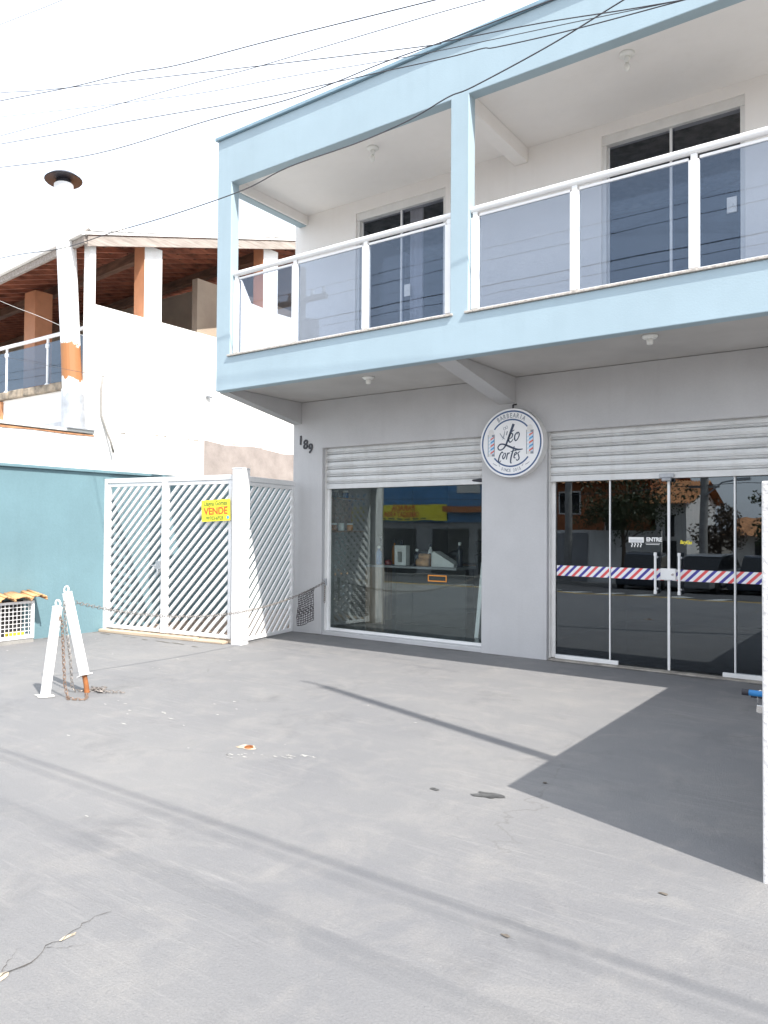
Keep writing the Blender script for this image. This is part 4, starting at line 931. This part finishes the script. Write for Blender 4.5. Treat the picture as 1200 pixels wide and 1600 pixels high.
# ================================================================== BOLLARDS, CHAINS, NET
def bollard(p0, p1, wd, name, label):
    b = thing(name, label, 'bollard', (p0[0], p0[1], 0), group='white bollards'); d = Vector(p1) - Vector(p0); l = d.length
    bd = bpy.data.objects.new('body', None); bpy.data.objects.remove(bd)
    q = Vector((0, 0, 1)).rotation_difference(d.normalized())
    bm = newbm(); box(bm, -wd, wd, -wd, wd, 0, l); box(bm, -wd*1.06, wd*1.06, -wd*1.06, wd*1.06, l, l + .012); bmesh.ops.rotate(bm, cent=(0, 0, 0), matrix=q.to_matrix(), verts=bm.verts); bmesh.ops.translate(bm, vec=(0, 0, p0[2]), verts=bm.verts)
    obj('body', bm, 'bollard_white', b, bevel=.006)
    bm = newbm(); tp = Vector((0, 0, p0[2])) + d*1.015
    tube(bm, [tp + q @ Vector((.04*math.cos(t), 0, .03 + .03*math.sin(t))) for t in [2*math.pi*k/10 for k in range(11)]], .009, 6); obj('chain_eye', bm, 'bollard_white', b)
    return b, q
b1, q1 = bollard((-6.77, 4.0, .004), (-6.59, 4.0, .834), .034, 'bollard', 'left white square bollard leaning right on a splash of white paint')
bm = newbm(); bm.faces.new([bm.verts.new((p[0], p[1], .005)) for p in blob(.02, -.02, .12, .08, seed=51)]); bm2 = obj('paint_splash', bm, 'chip_white', b1)
b2, q2 = bollard((-6.605, 4.3, .165), (-6.915, 4.3, .93), .035, 'bollard', 'right white square bollard leaning left on a rusty stub')
bm = newbm(); box(bm, -.052, .052, -.052, .052, -.010, .0); bmesh.ops.rotate(bm, cent=(0, 0, 0), matrix=q2.to_matrix(), verts=bm.verts); bmesh.ops.translate(bm, vec=(0, 0, .165), verts=bm.verts); obj('foot_plate', bm, 'bollard_white', b2)
bm = newbm(); tube(bm, [(.048, 0, -.005), (.03, 0, .08), (0, 0, .16)], [.026, .023, .023], 12); obj('rusty_stub', bm, 'rust', b2)
def sag(a, b, s, n=24):
    a, b = Vector(a), Vector(b); return [a.lerp(b, i/n) - Vector((0, 0, s*4*(i/n)*(1-i/n))) for i in range(n+1)]
bm = newbm(); chain(bm, sag((-6.86, 4.36, .84), (-7.27, 8.70, .79), .30, 40), .036, L=.042, W=.026, r=.0036)
chain(bm, [(-7.28, 8.708, .80), (-7.285, 8.706, .49)], .03, L=.034, W=.022, r=.005)
cA = obj('barrier_chain', bm, 'chain_metal', None, 'long sagging chain from the right bollard to the grey pier', 'chain')
bm = newbm(); pile = [(-6.60, 4.0, .82)] + [(-6.54, 4.02, .7), (-6.545, 4.04, .4), (-6.53, 4.05, .12), (-6.50, 4.06, .012), (-6.42, 4.02, .008), (-6.33, 4.05, .008), (-6.28, 4.10, .008), (-6.36, 4.17, .008), (-6.45, 4.22, .010), (-6.5, 4.26, .012)]
chain(bm, pile, .034, L=.040, W=.024, r=.0036)
obj('hanging_chain', bm, 'chain_rust', None, 'rusty chain hanging from the left bollard and looped on the ground', 'chain')
bm = newbm(); p2 = [(-6.86, 4.235, .84), (-6.80, 4.22, .62), (-6.70, 4.21, .3), (-6.68, 4.22, .05), (-6.66, 4.24, .01)]
rn = random.Random(9)
for k in range(13): p2.append((-6.52 + rn.uniform(-.12, .12), 4.42 + rn.uniform(-.07, .07), .012 + .02*rn.random()))
p2.append((-6.24, 4.5, .008))
chain(bm, p2, .034, L=.040, W=.024, r=.0036)
obj('hanging_chain', bm, 'chain_metal', None, 'grey chain hanging from the right bollard into a small heap', 'chain')
CP = sag((-6.86, 4.36, .84), (-7.27, 8.70, .79), .30, 200)
NT = [min(CP, key=lambda p: abs(p.y - yy)) for yy in (8.02, 8.42)]
# net hung over the chain by the pier
bm = newbm(); NX, NZ = 11, 15; G = {}
rn = random.Random(2)
for i in range(NX):
    for j in range(NZ):
        s, t = i/(NX-1), j/(NZ-1)
        top = NT[0].lerp(NT[1], s).z
        G[i, j] = Vector((NT[0].lerp(NT[1], s).x - .012*t, NT[0].lerp(NT[1], s).y + .012*math.sin(6*t + 3*s), top - .43*t*(1 + .12*s) - .012*math.sin(5*s)*t)) + Vector((rn.uniform(-.004, .004), rn.uniform(-.006, .006), rn.uniform(-.004, .004)))
for i in range(NX): tube(bm, [G[i, j] for j in range(NZ)], .0052, 4)
for j in range(NZ): tube(bm, [G[i, j] for i in range(NX)], .0045, 4)
for i in range(1, NX, 1):
    for j in range(7, 10):
        if (i + j) % 2 == 0: tube(bm, [G[i-1, j], G[i, j+1]], .0045, 4)
net = obj('knotted_net', bm, 'net_black', None, 'dark square-meshed cloth hung over the chain beside the grey pier', 'net')
bm = newbm(); box(bm, -7.31, -7.25, 8.700, 8.7185, .74, .84); tube(bm, [(-7.28, 8.72, .79), (-7.28, 8.69, .79)], .018, 10); obj('chain_hook', bm, 'zinc', shop, bevel=.003)
# small white reflector fitting behind chain on pane reflection: chain latch on blue bar
bl = thing('blue_bar', 'blue bar with black end sticking out from the dividing wall', 'bar', (-.604, 4.62, .70))
bm = newbm(); tube(bm, [(0, 0, 0), (-.19, 0, .0)], .016, 14); obj('grip', bm, 'blue_grip', bl, smooth=False)
bm = newbm(); tube(bm, [(-.19, 0, 0), (-.225, 0, 0)], .018, 14); obj('end_cap', bm, 'black_paint', bl)
bm = newbm(); tube(bm, [(0, 0.004, -.019), (-.18, .004, -.019)], .008, 8); obj('under_rib', bm, 'black_paint', bl)
pd = thing('padlock', 'steel padlock hanging from the blue bar by the dividing wall', 'padlock', (-.735, 4.62, .645))
bm = newbm(); tube(bm, [(-.025, 0, -.05), (-.025, 0, .05), (-.018, 0, .075), (0, 0, .085), (.018, 0, .075), (.025, 0, .05), (.025, 0, -.05)], .006, 8); obj('shackle', bm, 'steel', pd, smooth=True)
bm = newbm(); prism(bm, [(-.036, -.115), (-.03, -.05), (.03, -.05), (.036, -.115), (.02, -.125), (-.02, -.125)], 'y', -.014, .014); obj('lock_body', bm, 'steel', pd, bevel=.004)
pd.scale = (.6, .6, .6); pd.location = (-.735, 4.62, .668)

# ================================================================== OVERHEAD WIRES
WIRES = [   # (plane Y, radius, label, [(x, z) ...])
 (6.0, 0.0055, 'black street cable, highest of those crossing low behind the roof line', [(-15.11, 9.35), (-11.70, 8.36), (-9.93, 7.84), (-4.31, 6.32), (-3.58, 6.15), (-2.65, 5.96), (-1.81, 5.76), (-0.89, 5.56), (0.22, 5.33)]),
 (5.6, 0.006, 'wavy black cable rising steeply from the left edge to the top', [(-14.08, 8.47), (-10.92, 7.79), (-9.19, 7.40), (-7.88, 7.14), (-6.98, 6.92), (-5.59, 6.67), (-4.03, 6.37), (-2.97, 6.17), (-1.24, 5.86)]),
 (5.8, 0.0045, 'thin street cable crossing two darker cables above the chimney', [(-14.55, 8.00), (-11.29, 7.47), (-8.84, 7.08), (-6.94, 6.79), (-5.99, 6.63), (-4.97, 6.49), (-4.17, 6.38), (-3.20, 6.24), (-1.28, 5.92)]),
 (6.2, 0.0058, 'black cable running straight from left edge over the blue parapet', [(-15.56, 8.46), (-12.06, 7.74), (-8.71, 7.07), (-6.29, 6.58), (-5.13, 6.38), (-4.46, 6.27), (-3.70, 6.14), (-3.32, 6.09), (-3.18, 6.05), (-2.50, 5.94), (-1.61, 5.83), (-0.12, 5.66)]),
 (6.3, 0.0065, 'lowest black cable in the open sky, touching the parapet corner line', [(-15.79, 8.22), (-12.24, 7.45), (-9.59, 6.92), (-7.17, 6.66), (-5.88, 6.49), (-5.13, 6.45), (-4.53, 6.44), (-3.76, 6.39), (-2.75, 6.35), (-0.93, 6.23)]),
 (6.1, 0.004, 'faint thin cable ending its sag above the blue parapet', [(-15.34, 9.01), (-11.88, 8.08), (-8.58, 7.24), (-7.06, 6.87), (-5.69, 6.59), (-4.38, 6.30), (-3.64, 6.15), (-2.38, 5.92), (-1.35, 5.73), (-0.12, 5.54)]),
 (6.6, 0.0075, 'thick black service cable crossing in front of the balcony opening', [(-16.45, 6.37), (-12.77, 6.15), (-10.92, 5.93), (-9.69, 5.89), (-8.25, 5.83), (-6.90, 5.82), (-6.15, 5.90), (-5.09, 5.89), (-4.41, 5.93), (-3.93, 6.02), (-3.64, 6.03), (-2.82, 6.15), (-2.13, 6.30), (-0.53, 6.64)]),
 (6.45, 0.004, 'thin pale wire in front of the chimney pipe', [(-16.10, 6.76), (-12.46, 5.33), (-11.28, 4.89), (-10.15, 4.44), (-9.74, 4.29)]),
 (6.85, 0.0035, 'thin wire running to the lower left corner of the blue balcony', [(-17.02, 5.48), (-13.20, 4.58), (-10.50, 3.96), (-8.80, 3.60), (-7.63, 3.41)]),
 (5.4, 0.004, 'thin cable cutting the top left corner of the sky', [(-13.63, 9.23), (-10.56, 8.67), (-9.00, 8.39), (-6.92, 8.06)]),
]
for Y, r, lb, pts in WIRES:
    P = [Vector((a, Y, b)) for a, b in pts]; Q = []
    for i in range(len(P)-1):
        p0, p1, p2_, p3 = P[max(i-1, 0)], P[i], P[i+1], P[min(i+2, len(P)-1)]
        for k in range(6):
            t = k/6; Q.append(.5*((2*p1)+(p2_-p0)*t+(2*p0-5*p1+4*p2_-p3)*t*t+(3*p1-p0-3*p2_+p3)*t**3))
    Q.append(P[-1]); bm = newbm(); tube(bm, Q, r*.88, 6)
    obj('overhead_wire', bm, 'cable_pale' if 'pale' in lb else 'cable_black', None, lb, 'cable', 'overhead wires')
# street power lines above the camera (their soft shadows cross the forecourt)
for y, z, r, lb in ((1.18, 6.3, .012, 'thick bundled street cable above the forecourt'), (.92, 6.9, .007, 'upper of two thinner street cables above the forecourt'), (.66, 6.3, .007, 'outer street cable above the forecourt, nearest the road'), (.30, 7.4, .006, 'highest street cable above the forecourt')):
    bm = newbm(); tube(bm, [(-40 + 8*k, y + .03*math.sin(k*1.7), z + .5*((k-5)/5)**2 + .02*math.sin(k*2.1)) for k in range(11)], r, 8)
    obj('street_cable', bm, 'cable_black', None, lb, 'cable', 'street cables')

# ================================================================== THE OTHER SIDE OF THE STREET (seen mirrored in the panes)
GY = -1.03
os_ = thing('corner_shop', 'blue-fronted corner shop across the street, mirrored in the shop window', 'shop')
bobj('wall', (-34, -17.2, -24, -19.3, GY, 2.0), 'opp_grey', os_)
bobj('fascia', (-34, -17.2, -24, -19.1, 2.002, 5.8), 'opp_blue', os_)
bobj('awning_edge', (-21.8, -17.2, -19.098, -18.4, 2.55, 2.85), 'opp_orange', os_)
for x in (-30, -26.5, -23, -20): bobj('shutter', (x, x + 2.4, -19.298, -19.25, GY + .02, 1.6), 'opp_dark', os_)
bobj('upper_window', (-21.2, -19.8, -19.098, -19.05, 3.6, 4.8), 'opp_white', os_)
bn = thing('yellow_banner', 'long yellow banner with red mirrored lettering on the shop across', 'banner', (-25.0, -18.98, 2.54))
bobj('cloth', (-3.1, 3.1, -.02, 0, -.46, .42), 'print_yellow', bn)
lettering('PARADA', .42, 'print_red', bn, (.2, .012, .22), rot=(math.pi/2, 0, math.pi), sx=.95, extrude=.004, bold=.014)
lettering('OBRIGAT\u00d3RIA', .40, 'print_red', bn, (.1, .012, -.13), rot=(math.pi/2, 0, math.pi), sx=.9, extrude=.004, bold=.014)
for k in range(7): bobj('small_print', (-1.9 + k*.55, -1.5 + k*.55, .001, .012, -.40, -.33), 'print_ink', bn)
lettering('PARE', .17, 'sign_white', bn, (-2.6, .018, .12), rot=(math.pi/2, 0, math.pi), extrude=.004, bold=.006)
bm = newbm(); prism(bm, [(-2.6 + .26*math.cos(t), .12 + .26*math.sin(t)) for t in [2*math.pi*k/16 for k in range(16)]], 'y', .001, .012); obj('round_mark', bm, 'print_red', bn)
def house(name, label, x0, x1, yf, yb, zw, zr, mw, windows, doorx):
    h = thing(name, label, 'house', group='houses across the street')
    bobj('wall', (x0, x1, yb, yf, GY - .1, zw), mw, h)
    ym = (yf + yb)/2
    bm = newbm(); n = 18
    for i in range(n):       # tiled roof, corrugated
        xa = x0 - .4 + (x1 - x0 + .8)*i/n; xb = x0 - .4 + (x1 - x0 + .8)*(i+1)/n; xc = (xa + xb)/2
        for ya, za, y2, z2 in ((yf + .6, zw - .05, ym, zr), (yb - .6, zw - .05, ym, zr)):
            for p, q_, e0, e1 in ((xa, xc, 0, .08), (xc, xb, .08, 0)):
                bm.faces.new([bm.verts.new(v) for v in ((p, ya, za+e0), (q_, ya, za+e1), (q_, y2, z2+e1), (p, y2, z2+e0))])
    rf = obj('roof', bm, 'clay_tile', h)
    bm = newbm(); prism(bm, [(yf, zw + .001), (ym, zr - .03), (yb, zw + .001)], 'x', x0, x0 + .15); prism(bm, [(yf, zw + .001), (ym, zr - .03), (yb, zw + .001)], 'x', x1 - .15, x1); obj('gable', bm, mw, h)
    for (wx0, wx1, z0, z1) in windows:
        wf = bobj('window', (wx0, wx1, yf + .002, yf + .05, z0, z1), 'opp_white', h); bobj('pane', (wx0 + .08, wx1 - .08, yf + .051, yf + .06, z0 + .08, z1 - .08), 'car_glass', wf)
    bobj('door', (doorx, doorx + .9, yf + .002, yf + .06, GY, GY + 2.1), 'opp_dark', h)
house('tiled_house', 'red-roofed two-storey house across the street, mirrored in the left door pane', -17.0, -10.9, -20, -27, 4.0, 5.6, 'opp_orange', [(-15.6, -14.4, 2.4, 3.6), (-13.2, -12.2, 1.2, 2.6)], -16.6)
house('tiled_house', 'white gabled house across the street beside the tree', -10.6, -9.2, -20, -26, 2.9, 4.1, 'opp_white', [(-10.2, -9.6, 1.2, 2.4)], -10.5)
house('low_house', 'low pale house with long red roof across the street at right', -7.6, 6, -22, -30, 1.35, 2.2, 'opp_white', [(-4, -3, 0, 1), (0, 1, 0, 1)], -6.5)
lw = thing('street_wall', 'pale garden wall with grey gate across the street', 'wall')
bobj('wall_body', (-16.8, -10.0, -19.0, -18.85, GY, 1.55), 'opp_white', lw)
bobj('gate', (-16.0, -13.6, -18.848, -18.80, GY + .05, 1.4), 'opp_grey', lw)
bobj('pillar', (-16.75, -16.25, -18.84, -18.6, GY, 1.7), 'opp_orange', lw)
def street_pole(x, y, h, label, arm=False):
    p = thing('utility_pole', label, 'pole', (x, y, gz(y) - .02), group='utility poles along the street')
    bm = newbm(); tube(bm, [(0, 0, 0), (0, 0, h)], [.2, .13], 14); obj('shaft', bm, 'pole_concrete', p)
    bobj('crossarm', (-.9, .9, -.06, .06, h - .9, h - .78), 'pole_concrete', p)
    bobj('crossarm', (-.6, .6, -.05, .05, h - 3.2, h - 3.1), 'pole_concrete', p)
    for xx in (-.8, -.4, .4, .8):
        bm = newbm(); lathe(bm, [(.03, h - .78), (.06, h - .72), (.04, h - .66), (.05, h - .6)], (xx, 0, 0), 10); obj('insulator', bm, 'bottle_white', p)
    bm = newbm(); lathe(bm, [(.2, h - 2.3), (.22, h - 2.2), (.22, h - 1.5), (.2, h - 1.4)], (.35, 0, 0), 14); obj('transformer', bm, 'opp_grey', p)
    if arm:
        bm = newbm(); tube(bm, [(0, 0, h - 3.6), (.8, .5, h - 3.0), (1.7, 1.1, h - 2.9)], .035, 8); box(bm, 1.55, 2.05, 1.0, 1.25, h - 2.97, h - 2.85); obj('lamp_arm', bm, 'zinc', p)
street_pole(-7.6, -16.3, 7.6, 'tall utility pole mirrored in the right-hand door pane', True); street_pole(-13.6, -16.3, 8.2, 'utility pole mirrored at the left edge of the glass door'); street_pole(-13.2, -.45, 8.4, 'thick utility pole at the near kerb, mirrored in the shop window')
for k, (y, z0) in enumerate(((-16.3, 5.6), (-16.0, 5.0), (-16.6, 6.0), (-16.2, 3.6))):
    bm = newbm(); tube(bm, [(-60 + 6*i, y, z0 - .5*abs(math.sin(i*.7)) ) for i in range(16)], .015, 5)
    obj('far_cable', bm, 'cable_black', None, ('second', 'third', 'topmost', 'lowest')[k] + ' cable strung along the poles across the street', 'cable', 'far cables')
def tree(loc, h, rad, label, m, n, seed):
    rn = random.Random(seed); t = thing('street_tree', label, 'tree', loc, group='trees across the street')
    bm = newbm(); tube(bm, [(0, 0, -.05), (.05, .02, h*.3), (.0, .1, h*.5), (.1, .0, h*.8)], [.14, .11, .09, .03], 8)
    for k in range(7):
        a = rn.uniform(0, 6.28); z = h*rn.uniform(.35, .6); e = Vector((math.cos(a)*rad*.7, math.sin(a)*rad*.7, z + h*rn.uniform(.15, .35))); tube(bm, [(0, .05, z), e*.5 + Vector((0, 0, z*.55)), e], [.05, .035, .012], 6)
    obj('trunk', bm, 'bark', t)
    bm = newbm(); cl = [(Vector((rn.gauss(0, rad*.45), rn.gauss(0, rad*.45), h*.68 + rn.gauss(0, h*.14))), rn.uniform(.25, .5)*rad) for _ in range(22)]
    for k in range(n):
        c, cr_ = rn.choice(cl); v = Vector((rn.gauss(0, 1), rn.gauss(0, 1), rn.gauss(0, .8))).normalized()*cr_*rn.uniform(.6, 1.05); p = c + v; s = rn.uniform(.05, .1)
        a = Vector((rn.uniform(-1, 1), rn.uniform(-1, 1), rn.uniform(-1, 1))).normalized(); b = a.cross(Vector((rn.uniform(-1, 1), rn.uniform(-1, 1), rn.uniform(-1, 1)))).normalized()
        bm.faces.new([bm.verts.new(p + q_) for q_ in (a*s, b*s*.5, -a*s, -b*s*.5)])
    obj('crown', bm, m, t)
tree((-11.3, -17.2, GY + .0), 5.4, 2.0, 'dark bushy street tree mirrored in the middle door pane', 'leaf_a', 5200, 1)
tree((-7.3, -18.0, GY), 3.6, 1.1, 'small reddish street tree behind the utility pole across the street', 'leaf_b', 2400, 2)
tree((-4.9, -17.5, GY), 5.2, 1.2, 'street tree mirrored at the right edge of the glass door', 'leaf_a', 2600, 3)
def car(loc, rz, m, label):
    c = thing('parked_car', label, 'car', loc, rz, group='cars parked across the street')
    bm = newbm(); prism(bm, [(-2.1, .28), (2.1, .28), (2.15, .55), (2.05, .78), (1.1, .88), (-1.9, .92), (-2.12, .8), (-2.15, .5)], 'y', -.85, .85); obj('body', bm, m, c, bevel=.07, seg=3)
    bm = newbm(); prism(bm, [(1.05, .885), (.45, 1.42), (-1.1, 1.46), (-1.85, .925)], 'y', -.72, .72); obj('cabin_glass', bm, 'car_glass', c, bevel=.05)
    bm = newbm(); prism(bm, [(.42, 1.425), (.35, 1.49), (-1.0, 1.51), (-1.12, 1.465)], 'y', -.70, .70); obj('roof', bm, m, c, bevel=.02)
    for x in (-1.3, 1.3):
        for s in (-1, 1):
            bm = newbm(); tube(bm, [(x, s*.68, .31), (x, s*.88, .31)], .31, 18); wl = obj('wheel', bm, 'rubber', c); bm = newbm(); tube(bm, [(x, s*.881, .31), (x, s*.89, .31)], .19, 14); obj('rim', bm, 'steel', wl)
    for s in (-1, 1):
        bobj('headlight', (2.09, 2.14, s*.6 - .16, s*.6 + .16, .6, .72), 'lamp_glass', c); bobj('tail_light', (-2.15, -2.1, s*.66 - .1, s*.66 + .1, .62, .8), 'car_red', c)
car((-9.4, -14.2, gz(-14.2)), R(82), 'car_dark', 'dark car parked under the street tree across the road'); car((-6.95, -14.0, gz(-14.0)), R(97), 'car_silver', 'silver car parked beside the utility pole across the road'); car((-4.9, -14.4, gz(-14.4)), R(95), 'car_dark', 'dark car parked at right across the road, mirrored at the door edge')
